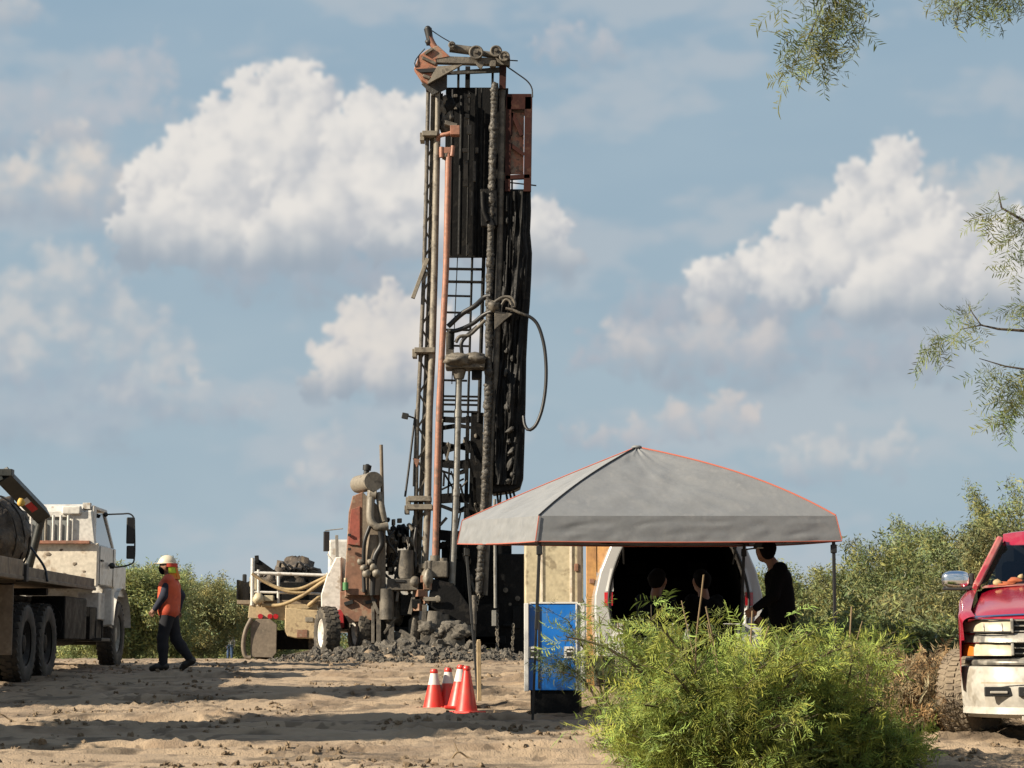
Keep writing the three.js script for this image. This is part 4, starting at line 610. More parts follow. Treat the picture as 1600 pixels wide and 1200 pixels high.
// ---------------------------------------------------------------- red pickup at the right
{
  const c = P(1675, 1148, 17.85), gy = levelY(0, -18.65) - .0, t = thing('pickup_truck', 'dusty red pickup truck with chrome mirror and mud-caked front tyre', 'pickup', V(c.x, gy, c.z));
  t.rotation.y = -.285;
  const hw = .965, o = (n, g, m, p = t) => own(n, g, m, p), sym = (f) => [f(-1), f(1)];
  // bumper: face with corner returns, lower lip, slots with tow hooks
  const face = (y0, y1, z0, z1, w0, w1, n = 26) => surf(n, 4, (u, v) => { const a = (u - .5) * 2, w = lerp(w0, w1, v), k = Math.pow(Math.abs(a), 5); return [a * w, lerp(y0, y1, v), lerp(z0, z1, v) + .04 * Math.sin(v * Math.PI) - .10 * a * a - .42 * k]; });
  const bum = o('bumper', [face(.30, .645, .02, .0, hw - .02, hw), face(.645, .66, .0, -.12, hw, hw), surf(26, 1, (u, v) => { const a = (u - .5) * 2; return [a * (hw - .02), lerp(.30, .24, v), .02 - .1 * a * a - .42 * Math.pow(Math.abs(a), 5) + v * .03]; })], M.bumper, t);
  for (const [x, s] of [[-.60, 1], [-.31, 1], [.31, 1], [.60, 1]]) { o('bumper_slot', box(.25, .085, .03, x, .435, .038 - .1 * x * x, -x * .2, .014), M.black, bum); o('tow_hook', box(.15, .022, .02, x, .43, .056 - .1 * x * x, -x * .2, .009), M.bumper, bum); }
  o('bumper_crease', [surf(20, 1, (u, v) => { const a = (u - .5) * 1.5; return [a, .505 + v * .012, .066 - .1 * a * a / (hw * hw)]; })], M.lampDust, bum);
  o('lower_lip', [surf(26, 2, (u, v) => { const a = (u - .5) * 2; return [a * (hw - .06), .235 - v * .03, .05 - .1 * a * a - .42 * Math.pow(Math.abs(a), 5) - v * .10]; })], M.bumper, bum);
  o('bolt', rod(V(-.40, .25, .0), V(-.40, .19, .0), .014), M.bumper, bum);
  o('step_pad', [face(.665, .73, .012, -.05, hw - .045, hw - .05)], M.dustChrome, t);
  // lamps and grille
  const band = (y0, y1, x0, x1, z) => surf(14, 3, (u, v) => { const x = lerp(x0, x1, u), a = x / hw; return [x, lerp(y0, y1, v), z - .09 * a * a - .40 * Math.pow(Math.abs(a), 6) - .05 * v + .012 * Math.sin(v * Math.PI)]; });
  for (const s of [-1, 1]) {
    const hl = o('headlight', band(.945, 1.065, s * .475, s * .915, -.02), M.lampDust);
    o('lamp_rim', [tube([V(s * .485, 1.055, -.075), V(s * .70, 1.06, -.13), V(s * .90, 1.055, -.34)], .008, 12, 5), tube([V(s * .485, .95, -.03), V(s * .70, .95, -.075), V(s * .90, .95, -.29)], .008, 12, 5)], M.black, hl); o('reflector', band(.965, 1.045, s * .56, s * .57, -.012), M.dustChrome, hl); o('reflector', band(.965, 1.045, s * .72, s * .728, -.012), M.dustChrome, hl);
    const tl = o('turn_signal', band(.745, .855, s * .48, s * .82, -.0), M.lampDust); o('amber_corner', band(.745, .855, s * .82, s * .925, .002), M.amber, tl);
  }
  o('grille_bar', [band(.862, .94, -.915, .915, .005)], M.dustChrome);
  const gr = o('grille', [surf(10, 4, (u, v) => [lerp(-.46, .46, u), lerp(.74, 1.08, v), -.12])], M.black);
  for (let i = 0; i < 7; i++) o('grille_slat', box(.92, .014, .03, 0, .765 + i * .048, -.09, 0, .004), M.dustChrome, gr);
  o('grille_surround', sym((s) => [box(.03, .13, .04, s * .475, 1.005, -.05, 0, .01), box(.03, .11, .04, s * .475, .80, -.03, 0, .01)]), M.dustChrome, gr);
  // hood, fenders, cab
  const hoodY = (u, v) => 1.085 + .285 * Math.pow(v, .75) + .035 * (1 - u * u) + .012 * Math.cos(u * 9) * (1 - v) * 0;
  o('hood', [surf(24, 14, (a, v) => { const u = (a - .5) * 2; return [u * lerp(.86, .80, v), hoodY(u, v) - .05 * Math.pow(Math.abs(u), 8), lerp(-.10 - .10 * u * u, -1.28 - .0 * u, v)]; }), surf(24, 3, (a, v) => { const u = (a - .5) * 2; return [u * .86, lerp(1.065, 1.085 + .035 * (1 - u * u) - .05 * Math.pow(Math.abs(u), 8), v), -.075 - .10 * u * u - .03 * v * v]; })], M.redPaint);
  o('hood_edge', [surf(24, 1, (a, v) => { const u = (a - .5) * 2; return [u * .84, 1.078 + v * .012 + .035 * (1 - u * u) * .8, -.066 - .10 * u * u - .012 * v]; })], M.chrome);
  o('cowl', [surf(20, 4, (a, v) => { const u = (a - .5) * 2; return [u * .80, 1.37 + .03 * (1 - u * u) + v * .03 - .01 * Math.sin(v * 3), -1.24 - v * .14]; })], M.redDust);
  for (const s of [-1, 1]) {
    o('fender', [surf(16, 12, (u, v) => { // front corner to door, wrapped over the top
      const z = lerp(-.16, -1.55, u), ang = v * Math.PI / 2, flare = .03 * Math.exp(-(((z + .95) / .35) ** 2));
      const yb = 1.09 + .27 * Math.pow(clamp((u - .0) / .8), .8);
      const arch = Math.abs(z + .95) < .50 ? .45 + Math.sqrt(Math.max(0, .25 - (z + .95) ** 2)) : .45;
      if (v < .5) return [s * (hw - .02 + flare + .02 * v - (u < .1 ? .05 * (1 - u * 10) : 0)), lerp(Math.max(arch, u < .12 ? .88 : 0), yb - .06, v * 2), z];
      const b = (v - .5) * Math.PI; return [s * (lerp(hw - .01 + flare, .83, (1 - Math.cos(b)) * .9) - (u < .1 ? .05 * (1 - u * 10) : 0)), yb - .06 + .06 * Math.sin(b), z]; })], M.redPaint);
    o('fender_corner', [surf(6, 4, (u, v) => { const a = lerp(.84, .985, u), y = lerp(.74, 1.09, v); return [s * a * hw, y, -.03 - .09 * a * a - .40 * Math.pow(a, 6) - .04 * v]; })], M.redPaint);
    o('a_pillar', [bar(V(s * .86, 1.38, -1.34), V(s * .645, 1.86, -1.83), .065, .09, .02)], M.redDust);
    o('door', [box(.06, .75, 1.15, s * .93, 1.0, -2.1, 0, .03)], M.redPaint);
    o('side_window', [surf(1, 1, (u, v) => [s * lerp(.88, .60, v), lerp(1.38, 1.84, v), lerp(-1.5, -2.6, u) - .25 * v * (1 - u)])], M.glassDark);
    const mir = o('mirror_housing', [surf(20, 12, (u, v) => { const a = u * 6.2832, b = v * Math.PI, e = (t, n) => Math.sign(t) * Math.pow(Math.abs(t), n); return [s * 1.045 + .135 * e(Math.cos(a), .7) * e(Math.sin(b), .7), 1.455 + .088 * e(Math.cos(b), .7), -1.42 + .06 * e(Math.sin(a), .8) * Math.sin(b)]; })], M.chrome);
    o('mirror_base', [box(.20, .035, .07, s * .92, 1.385, -1.42, 0, .012), box(.26, .03, .08, s * 1.04, 1.372, -1.42, 0, .014), box(.05, .12, .07, s * .90, 1.46, -1.43, 0, .02)], M.black, mir);
  }
  o('windshield', [surf(14, 8, (a, v) => { const u = (a - .5) * 2; return [u * lerp(.83, .60, v), lerp(1.40, 1.80, v), lerp(-1.36, -1.75, v) - .10 * u * u + .05]; })], flat(.55, .62, .64, .03, { transmission: 1, thickness: 0 }));
  o('roof', [surf(16, 10, (a, v) => { const u = (a - .5) * 2; return [u * lerp(.62, .66, v), 1.795 + (.13 + .03 * (1 - u ** 4)) * Math.sin(Math.min(1, v * 7) * Math.PI / 2), lerp(-1.73 - .1 * u * u, -3.3, v)]; })], M.redPaint);
  o('cabin', [box(1.56, .7, .06, 0, 1.55, -3.3), box(1.7, .06, 2.2, 0, .95, -2.2), box(1.66, .26, .3, 0, 1.26, -1.75, 0, .05), box(1.7, .9, .05, 0, .9, -1.45)], M.interior);
  for (const s of [-1, 1]) { const st = o('seat', [box(.5, .62, .16, s * .42, 1.36, -2.45, 0, .07)], M.seat); o('headrest', [box(.26, .20, .10, s * .42, 1.74, -2.45, 0, .05)], M.seat, st); }
  o('steering_wheel', new THREE.TorusGeometry(.18, .016, 8, 24).rotateX(-.5).translate(.42, 1.44, -1.95), M.black);
  o('pickup_bed', [box(1.84, .62, 2.0, 0, .92, -4.4, 0, .04)], M.redPaint);
  o('underbody', [box(1.5, .2, 4.6, 0, .5, -2.9), box(1.3, .4, .8, 0, .6, -.95), box(1.5, .25, .1, 0, .40, -.25)], M.black);
  for (const s of [-1, 1]) { wheel(t, V(s * .905, .40, -.93), .41, .30, M.dustRubber, M.oilSteel, s, -.42, 44); wheel(t, V(s * .86, .40, -4.2), .41, .27, M.dustRubber, M.oilSteel, s); }
}
{ // vests and gloves left on the pickup's dashboard
  const q = (x, y) => P(x, y, 19.35), p = q(1585, 915), t = thing('orange_gloves', 'orange and cream work gloves lying on the red pickup dashboard', 'gloves', p);
  part('glove', [lump(.06, 21, .3, 2, [1.6, .5, 1]).translate(...q(1574, 914).toArray()), lump(.055, 22, .3, 2, [1.5, .6, 1]).translate(...q(1588, 908).toArray())], M.gloveOrange, t);
  part('cuff', [lump(.03, 23, .3, 1, [1.5, 1, 1]).translate(...q(1559, 911).toArray()), lump(.03, 24, .3, 1, [1.4, 1.2, 1]).translate(...q(1586, 915).toArray()), lump(.03, 25, .3, 1).translate(...q(1595, 902).toArray())], M.yellowRope, t);
}
console.log('vehicles done');

// ---------------------------------------------------------------- canopy tent
{
  const FL = P(842, 806, 20.7), FR = P(1306, 806, 21.3), BL = P(722, 814, 23.5), BR = P(1166, 818, 24.1), PK = P(995, 699, 22.4);
  const base = V((FL.x + BR.x) / 2, groundY((FL.x + BR.x) / 2, (FL.z + BR.z) / 2), (FL.z + BR.z) / 2);
  const t = thing('canopy_tent', 'grey pop-up canopy tent with orange trim on thin black legs', 'canopy', base);
  const up = (a, k, bow) => a.clone().lerp(PK, k).add(V(0, bow * 4 * k * (1 - k) * (1.25 - .5 * k), 0));
  const bows = new Map([[FL, .05], [FR, .10], [BL, .015], [BR, .05]]), ridge = (a, k) => up(a, k, bows.get(a));
  const panel = (a, b, seed) => surf(30, 24, (u, v) => {
    const p = ridge(a, v), w = ridge(b, v), s = p.clone().lerp(w, u), mid = Math.sin(u * Math.PI);
    const fold = .018 * fbm(u * 3 + seed, v * 2.5, 3) * mid - .014 * Math.exp(-(((u - .35 - v * .45) / .03) ** 2)) * (1 - v) * mid + .012 * Math.exp(-(((u - .62 + v * .3) / .025) ** 2)) * (1 - v) * mid + .010 * mid * Math.sin((u * 1.0 + v * .9) * 17 + 4 * fbm(u * 2, v * 2 + seed, 2)) * (1 - v) * smooth(.1, .6, fbm(u * 2.5 + seed * 5, v * 2, 2) + .4);
    const hem = smooth(0, .12, v); return [s.x, s.y - .055 * mid * (1 - v) * v * 4 * .6 + fold * hem, s.z + fold * hem];
  });
  for (const [a, b, k] of [[FL, FR, 1], [BL, FL, 2], [BR, BL, 3], [FR, BR, 4]]) {
    const pn_ = part('roof_panel', panel(a, b, k), M.tentGrey, t);
    const drop = .262, out = b.clone().sub(a).cross(V(0, 1, 0)).setY(0).normalize(), rad = (c) => c.clone().sub(base).setY(0).normalize().multiplyScalar(.06), flare = (u) => rad(a).lerp(rad(b), u);
    part('valance', surf(60, 12, (u, v) => {
      const p = a.clone().lerp(b, u), e = Math.sin(u * Math.PI), fl = flare(u), w = Math.min(1, e * 4) * (.012 * v * fbm(u * 9 + k * 7, v * 1.2, 2) + .007 * Math.sin(v * 9 + 5 * fbm(u * 3 + k, v, 2) + u * 5) * smooth(0, .25, fbm(u * 4 + k * 3, .5, 2) + .3) * (1 - .3 * e) * Math.sin(v * 3.14));
      return [p.x + out.x * w + fl.x * v, p.y - v * drop - .012 * e * v, p.z + out.z * w + fl.z * v];
    }), M.tentGrey, t);
    const edgePts = Array.from({ length: 13 }, (_, i) => { const p = a.clone().lerp(b, i / 12); p.y -= drop + .012 * Math.sin(i / 12 * Math.PI); p.add(flare(i / 12)).add(out.clone().multiplyScalar(.012 * Math.min(1, Math.sin(i / 12 * Math.PI) * 4) * fbm(i / 12 * 9 + k * 7, 1.2, 2))); return p; });
    part('hem_trim', tube(edgePts, .007, 60, 6), M.tentTrim, t);
  }
  for (const [a, m, r] of [[FL, M.tentPipe, .009], [FR, M.tentTrim, .009], [BL, M.tentTrim, .006], [BR, M.tentTrim, .006]]) part('ridge_piping', tube(Array.from({ length: 14 }, (_, i) => ridge(a, i / 13).add(V(0, .006, 0))), r, 50, 6), m, t);
  part('peak_cap', [lump(.05, 2, .15, 1, [1.2, .5, 1.2]).translate(PK.x, PK.y + .0, PK.z)], M.tentGrey, t);
  for (const [a, foot, vis] of [[FL, P(832, 1113, 20.75), 1], [FR, P(1307, 1120, 21.3), 0], [BL, P(748, 1096, 23.3), 0], [BR, P(1153, 1080, 24.1), 0]]) {
    foot.y = groundY(foot.x, foot.z) + .01;
    const topP = a.clone().add(V(0, -.02, 0)), c = base.clone().sub(a).setY(0).normalize().multiplyScalar(.03); topP.add(c);
    const leg = part('leg', [bar(topP, topP.clone().lerp(foot, .55), .034, .034), bar(topP.clone().lerp(foot, .5), foot, .026, .026)], M.tentBlack, t);
    part('foot_plate', box(.09, .012, .09, foot.x, foot.y + .002, foot.z, 0, .002), M.tentBlack, leg);
    part('corner_trim', bar(a.clone().add(V(0, 0, .012)), a.clone().add(V(0, -.25, .012)).add(a.clone().sub(base).setY(0).normalize().multiplyScalar(.06)), .010, .008, .002), M.tentTrim, t);
    part('slider', box(.06, .09, .06, ...topP.clone().lerp(foot, .16).toArray()), M.tentBlack, leg);
  }
  for (const [a, b] of [[FL, FR], [BL, FL], [BR, BL], [FR, BR]]) { // scissor struts behind the valance
    const d = V(0, -.06, 0), e = V(0, -.25, 0), mid = a.clone().lerp(b, .5), inn = base.clone().sub(mid).setY(0).normalize().multiplyScalar(.05);
    for (const [k0, k1] of [[0, .5], [.5, 1]]) { const p = a.clone().lerp(b, k0).add(inn), w = a.clone().lerp(b, k1).add(inn); part('scissor_strut', [bar(p.clone().add(d), w.clone().add(e), .022, .012), bar(p.clone().add(e).add(inn.clone().multiplyScalar(.4)), w.clone().add(d).add(inn.clone().multiplyScalar(.4)), .022, .012)], M.tentBlack, t); }
  }
}
// ---------------------------------------------------------------- traffic cones
{
  const cone = (px, py, d, h, lab, banded) => {
    const p = P(px, py, d); p.y = groundY(p.x, p.z) - .005;
    const t = thing('traffic_cone', lab, 'traffic cone', p, 'traffic cones'); t.rotation.y = R(0, 1);
    own('base', box(.30, .03, .30, 0, .015, 0, 0, .012), M.cone, t);
    const r = (y) => lerp(.115, .028, y / h);
    own('cone_body', new THREE.LatheGeometry([[.125, .028], [.115, .04], [r(h), h], [r(h) - .012, h], [r(h) - .012, h - .02]].map(([a, b]) => new THREE.Vector2(a, b)), 28), M.cone, t);
    own('tip_collar', new THREE.LatheGeometry([[r(h) + .002, h - .05], [r(h) + .014, h - .045], [r(h) + .014, h - .02], [r(h) + .002, h]].map(([a, b]) => new THREE.Vector2(a, b)), 24), M.cone, t);
    if (banded) own('reflective_band', new THREE.LatheGeometry([[r(h * .62) + .004, h * .62], [r(h * .9) + .004, h * .9]].map(([a, b]) => new THREE.Vector2(a, b)), 28), M.coneBand, t);
    return t;
  };
  cone(678, 1097, 22.3, .44, 'red cone with white band, farthest from the wooden stake', true);
  cone(700, 1097, 22.4, .44, 'red cone with white band, between two other cones', true);
  const c = cone(729, 1106, 21.8, .50, 'plain red cone beside the wooden stake, a white-banded cone tucked behind it', false);
  const b = cone(716, 1102, 22.1, .47, 'red cone leaning behind the plain red cone, white band half hidden', true); b.rotation.z = -.06;
}
{ const a = P(749, 1096, 23.0), t = thing('wooden_stake', 'pale wooden survey stake standing upright beside the traffic cones', 'stake', a.setY(groundY(a.x, a.z) - .02)); own('stake_post', [box(.045, .70, .03, 0, .35, 0, .2, .004), box(.04, .03, .028, 0, .705, 0, .2, .012)], M.stake, t); t.rotation.z = .012; }
// ---------------------------------------------------------------- blue cabinet under the canopy
{
  const d = 21.6, a = P(866, 1080, d), gy = groundY(a.x, a.z), t = thing('blue_cabinet', 'bright blue steel box with white edges and two latches under the canopy', 'cabinet', V(a.x, gy - .02, a.z));
  const s = 1 / S(d), w = 90 * s, h = 133 * s, y0 = (P(866, 1079, d).y - t.position.y);
  t.rotation.y = -.10;
  const b = own('cabinet_body', box(w - .02, h, .5, 0, y0 + h / 2, -.26, 0, .01), M.blue, t);
  for (const x of [-1, 1]) own('edge_rail', box(.05 + (x > 0 ? .03 : 0), h + .02, .06, x * (w / 2 - .015), y0 + h / 2, .0, 0, .008), M.whiteTrim, t);
  own('edge_rail', box(.02, h, .46, -w / 2 - .002, y0 + h / 2, -.27, 0, .004), M.whiteTrim, t);
  own('door_rail', box(.018, h, .03, w / 2 - .065, y0 + h / 2, .035, 0, .004), M.whiteTrim, t);
  own('top_edge', box(w - .1, .02, .5, 0, y0 + h + .012, -.25, 0, .004), M.whiteTrim, t);
  for (const x of [-.22, .16]) { const l = own('latch_plate', box(.11, .12, .012, x, y0 + h * .44, .008, 0, .004), M.whiteTrim, t); own('latch_recess', box(.07, .075, .012, x + .005, y0 + h * .44, .016, 0, .004), M.black, l); own('latch_bar', box(.055, .018, .012, x + .008, y0 + h * .44 + .01, .024, 0, .003), M.whiteTrim, l); }
  own('panel_groove', [box(.02, h - .04, .006, -.16, y0 + h / 2, .0, 0, .002)], M.black, t);
  own('base_skid', [box(w - .1, y0 + .02, .44, 0, y0 / 2, -.27)], M.oilSteel, t);
}
// ---------------------------------------------------------------- cream cabinet and boards behind
{
  const d = 26.6, a = P(866, 1060, d), gy = groundY(a.x, a.z), t = thing('cream_container', 'tall cream metal container standing beside the black rig foot, behind the blue cabinet', 'container', V(a.x, gy, a.z));
  own('container_body', [box(.76, 2.0, 1.0, 0, 1.02, -.5, 0, .03)], M.creamPanel, t);
  for (const x of [-.16, .22, .33]) own('seam_strip', box(.03 + (x > .3 ? .03 : 0), 1.94, .02, x, 1.02, .008, 0, .004), x > .3 ? M.brownFlap : M.creamDust, t);
  own('hinge', [box(.05, .1, .03, .29, 1.5, .02), box(.05, .1, .03, .29, .6, .02)], M.rust, t);
}
for (const [px, w, h, lab, ry] of [[925, .13, 1.98, 'orange-brown board standing upright against the cream container', .1], [945, .17, 2.02, 'wide orange-brown board standing upright next to the white vehicle pillar', -.15]]) {
  const a = P(px, 1060, 26.4), t = thing('timber_board', lab, 'board', V(a.x, groundY(a.x, a.z) - .01, a.z)); t.rotation.y = ry; t.rotation.x = -.02;
  own('board_face', box(w, h, .045, 0, h / 2, 0, 0, .005), M.plank, t); own('end_cleat', [box(w * .5, .06, .03, 0, 1.35, .03)], M.rust, t);
}
// ---------------------------------------------------------------- white vehicle with its tailgate up
{
  const d = 24.9, a = P(1062, 1083, d), gy = levelY(a.x, a.z), t = thing('white_utility_vehicle', 'white utility vehicle parked under the canopy, tailgate open on a dark interior', 'vehicle', V(a.x, gy, a.z));
  const o = (n, g, m, p = t) => own(n, g, m, p), L = 4.3; t.scale.set(1, 1.07, 1);
  const out = [[-.98, .42], [-1.0, .9], [-.995, 1.10], [-.93, 1.36], [-.80, 1.66], [-.70, 1.80], [-.52, 1.87]], mir = (l) => [...l, ...l.slice().reverse().map(([x, y]) => [-x, y])];
  const inn = [[-.80, .78], [-.83, 1.06], [-.78, 1.34], [-.67, 1.62], [-.58, 1.74], [-.48, 1.78]];
  const shape = new THREE.Shape(mir(out).map(([x, y]) => new THREE.Vector2(x, y))); shape.holes.push(new THREE.Path(mir(inn).map(([x, y]) => new THREE.Vector2(x, y))));
  o('body_shell', [new THREE.ExtrudeGeometry(shape, { depth: .16, bevelEnabled: true, bevelSize: .02, bevelThickness: .03, bevelSegments: 2 }).translate(0, 0, -.18),
    ...[-1, 1].map((s) => surf(20, 12, (u, v) => { const k = v * (out.length - 1), i = Math.min(out.length - 2, Math.floor(k)), f = k - i; return [s * -lerp(out[i][0], out[i + 1][0], f), lerp(out[i][1], out[i + 1][1], f) - (u > .62 && v > .4 ? (v - .4) * smooth(.62, .85, u) * 1.2 : 0), -.16 - u * L]; })), surf(8, 8, (u, v) => [lerp(-.54, .54, u), 1.87 + .03 * Math.sin(u * 3.14), -.1 - v * 2.7])], M.silver);
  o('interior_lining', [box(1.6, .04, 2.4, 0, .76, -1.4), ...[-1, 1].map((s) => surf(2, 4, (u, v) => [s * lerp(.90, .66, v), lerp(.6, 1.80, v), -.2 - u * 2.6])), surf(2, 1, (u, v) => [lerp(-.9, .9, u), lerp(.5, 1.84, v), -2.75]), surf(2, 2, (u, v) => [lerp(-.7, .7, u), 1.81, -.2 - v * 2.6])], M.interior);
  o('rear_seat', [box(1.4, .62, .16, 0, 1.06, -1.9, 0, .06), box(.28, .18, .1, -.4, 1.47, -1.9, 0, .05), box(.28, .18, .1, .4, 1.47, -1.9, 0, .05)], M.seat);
  for (const s of [-1, 1]) {
    o('tail_lamp', [surf(4, 6, (u, v) => [s * lerp(.80, .99, u), lerp(.98, 1.13, v), .035 - .09 * u * u])], M.tailRed); o('lamp_lens', [surf(4, 6, (u, v) => [s * lerp(.79, .975 - v * .03, u), lerp(1.14, 1.40, v), .035 - .09 * u * u - .02 * v])], M.silver);
    o('seal_strip', [tube(inn.map(([x, y]) => V(-s * x * 1.02, y, .03)), .018, 24, 6)], M.black);
    wheel(t, V(s * .86, .36, -1.0), .36, .24, M.rubber, M.greyRod, s); wheel(t, V(s * .86, .36, -3.7), .36, .24, M.rubber, M.greyRod, s);
  }
  o('rear_bumper', [surf(16, 4, (u, v) => { const x = lerp(-.98, .98, u); return [x, lerp(.42, .76, v), .10 - .12 * Math.pow(Math.abs(x), 4) - .05 * v]; }), box(1.5, .03, .18, 0, .765, .0)], M.silver);
  const gate = o('tailgate', [surf(10, 10, (u, v) => { const x = lerp(-.62, .62, u) * (1 + .25 * v); return [x, 1.86 + .09 * v + .03 * Math.sin(v * 3.1), .0 + v * 1.0]; })], M.silver);
  for (const s of [-1, 1]) o('gas_strut', rod(V(s * .66, 1.45, .0), V(s * .70, 1.9, .55), .012), M.black, gate);
}

// ---------------------------------------------------------------- people
// bones [ax, ay, az, ra, bx, by, bz, rb] joined by a smooth minimum and meshed on a grid
function flesh(bones, cell, k = .035) {
  const lo = [1e9, 1e9, 1e9], hi = [-1e9, -1e9, -1e9];
  for (const b of bones) for (const s of [0, 4]) for (let i = 0; i < 3; i++) { lo[i] = Math.min(lo[i], b[s + i] - b[s + 3]); hi[i] = Math.max(hi[i], b[s + i] + b[s + 3]); }
  const half = Math.max(hi[0] - lo[0], hi[1] - lo[1], hi[2] - lo[2]) / 2 + cell * 4, c = lo.map((l, i) => (l + hi[i]) / 2), n = Math.min(128, Math.ceil(2 * half / cell)), mc = new MarchingCubes(n, M.skin, false, false, 120000);
  mc.reset(); mc.isolation = 0; const f = mc.field, h = n / 2;
  for (let z = 0; z < n; z++) for (let y = 0; y < n; y++) for (let x = 0; x < n; x++) {
    const px = c[0] + (x - h) / h * half, py = c[1] + (y - h) / h * half, pz = c[2] + (z - h) / h * half; let d = 1e3;
    if (px < lo[0] - .06 || px > hi[0] + .06 || py < lo[1] - .06 || py > hi[1] + .06 || pz < lo[2] - .06 || pz > hi[2] + .06) { f[x + y * n + z * n * n] = -1; continue; }
    for (const b of bones) {
      const vx = b[4] - b[0], vy = b[5] - b[1], vz = b[6] - b[2], wx = px - b[0], wy = py - b[1], wz = pz - b[2], l2 = vx * vx + vy * vy + vz * vz || 1e-9;
      let t = (wx * vx + wy * vy + wz * vz) / l2; t = t < 0 ? 0 : t > 1 ? 1 : t;
      const e = Math.sqrt((wx - vx * t) ** 2 + (wy - vy * t) ** 2 + (wz - vz * t) ** 2) - (b[3] + (b[7] - b[3]) * t), q = Math.max(0, k - Math.abs(d - e)) / k; d = Math.min(d, e) - q * q * k * .25;
    }
    f[x + y * n + z * n * n] = -d;
  }
  mc.update();
  const cnt = mc.count ?? mc.geometry.drawRange.count, g = new THREE.BufferGeometry();
  g.setAttribute('position', new THREE.BufferAttribute(mc.positionArray.slice(0, cnt * 3), 3)); g.setAttribute('normal', new THREE.BufferAttribute(mc.normalArray.slice(0, cnt * 3), 3));
  g.scale(half, half, half).translate(...c);
  const nn = g.attributes.normal; for (let i = 0; i < nn.count; i++) { const l = Math.hypot(nn.getX(i), nn.getY(i), nn.getZ(i)) || 1; nn.setXYZ(i, nn.getX(i) / l, nn.getY(i) / l, nn.getZ(i) / l); }
  return g;
}
const B = (a, ra, b, rb = ra) => [...a, ra, ...b, rb];
const mixp = (a, b, t) => a.map((v, i) => lerp(v, b[i], t));
function handBones(w, e, side, curl = .5) {                        // palm and five fingers beyond the wrist w, coming from the elbow e
  const d = V(...w).sub(V(...e)).normalize(), across = V(0, 0, 1).cross(d); if (across.length() < .2) across.set(1, 0, 0); across.normalize(); const nrm = d.clone().cross(across).normalize().multiplyScalar(side), o = V(...w), pt = (a, b, c) => o.clone().addScaledVector(d, a).addScaledVector(across, b).addScaledVector(nrm, c).toArray(), l = [B(pt(0, 0, 0), .026, pt(.07, 0, 0), .024), B(pt(.03, -.02, 0), .018, pt(.085, -.03, 0), .013), B(pt(.03, .02, 0), .018, pt(.085, .03, 0), .013)];
  for (const [y, len] of [[-.032, .062], [-.011, .078], [.011, .074], [.032, .056]]) { const c = curl * len; l.push(B(pt(.085, y, 0), .0095, pt(.085 + len * .55, y * 1.06, c * .4), .009), B(pt(.085 + len * .55, y * 1.06, c * .4), .009, pt(.085 + len * (1 - .3 * curl), y * 1.06, c), .0078)); }
  l.push(B(pt(.025, -.03, .004), .012, pt(.055, -.055, .018), .0105), B(pt(.055, -.055, .018), .0105, pt(.085, -.058, .03), .009));
  return l;
}
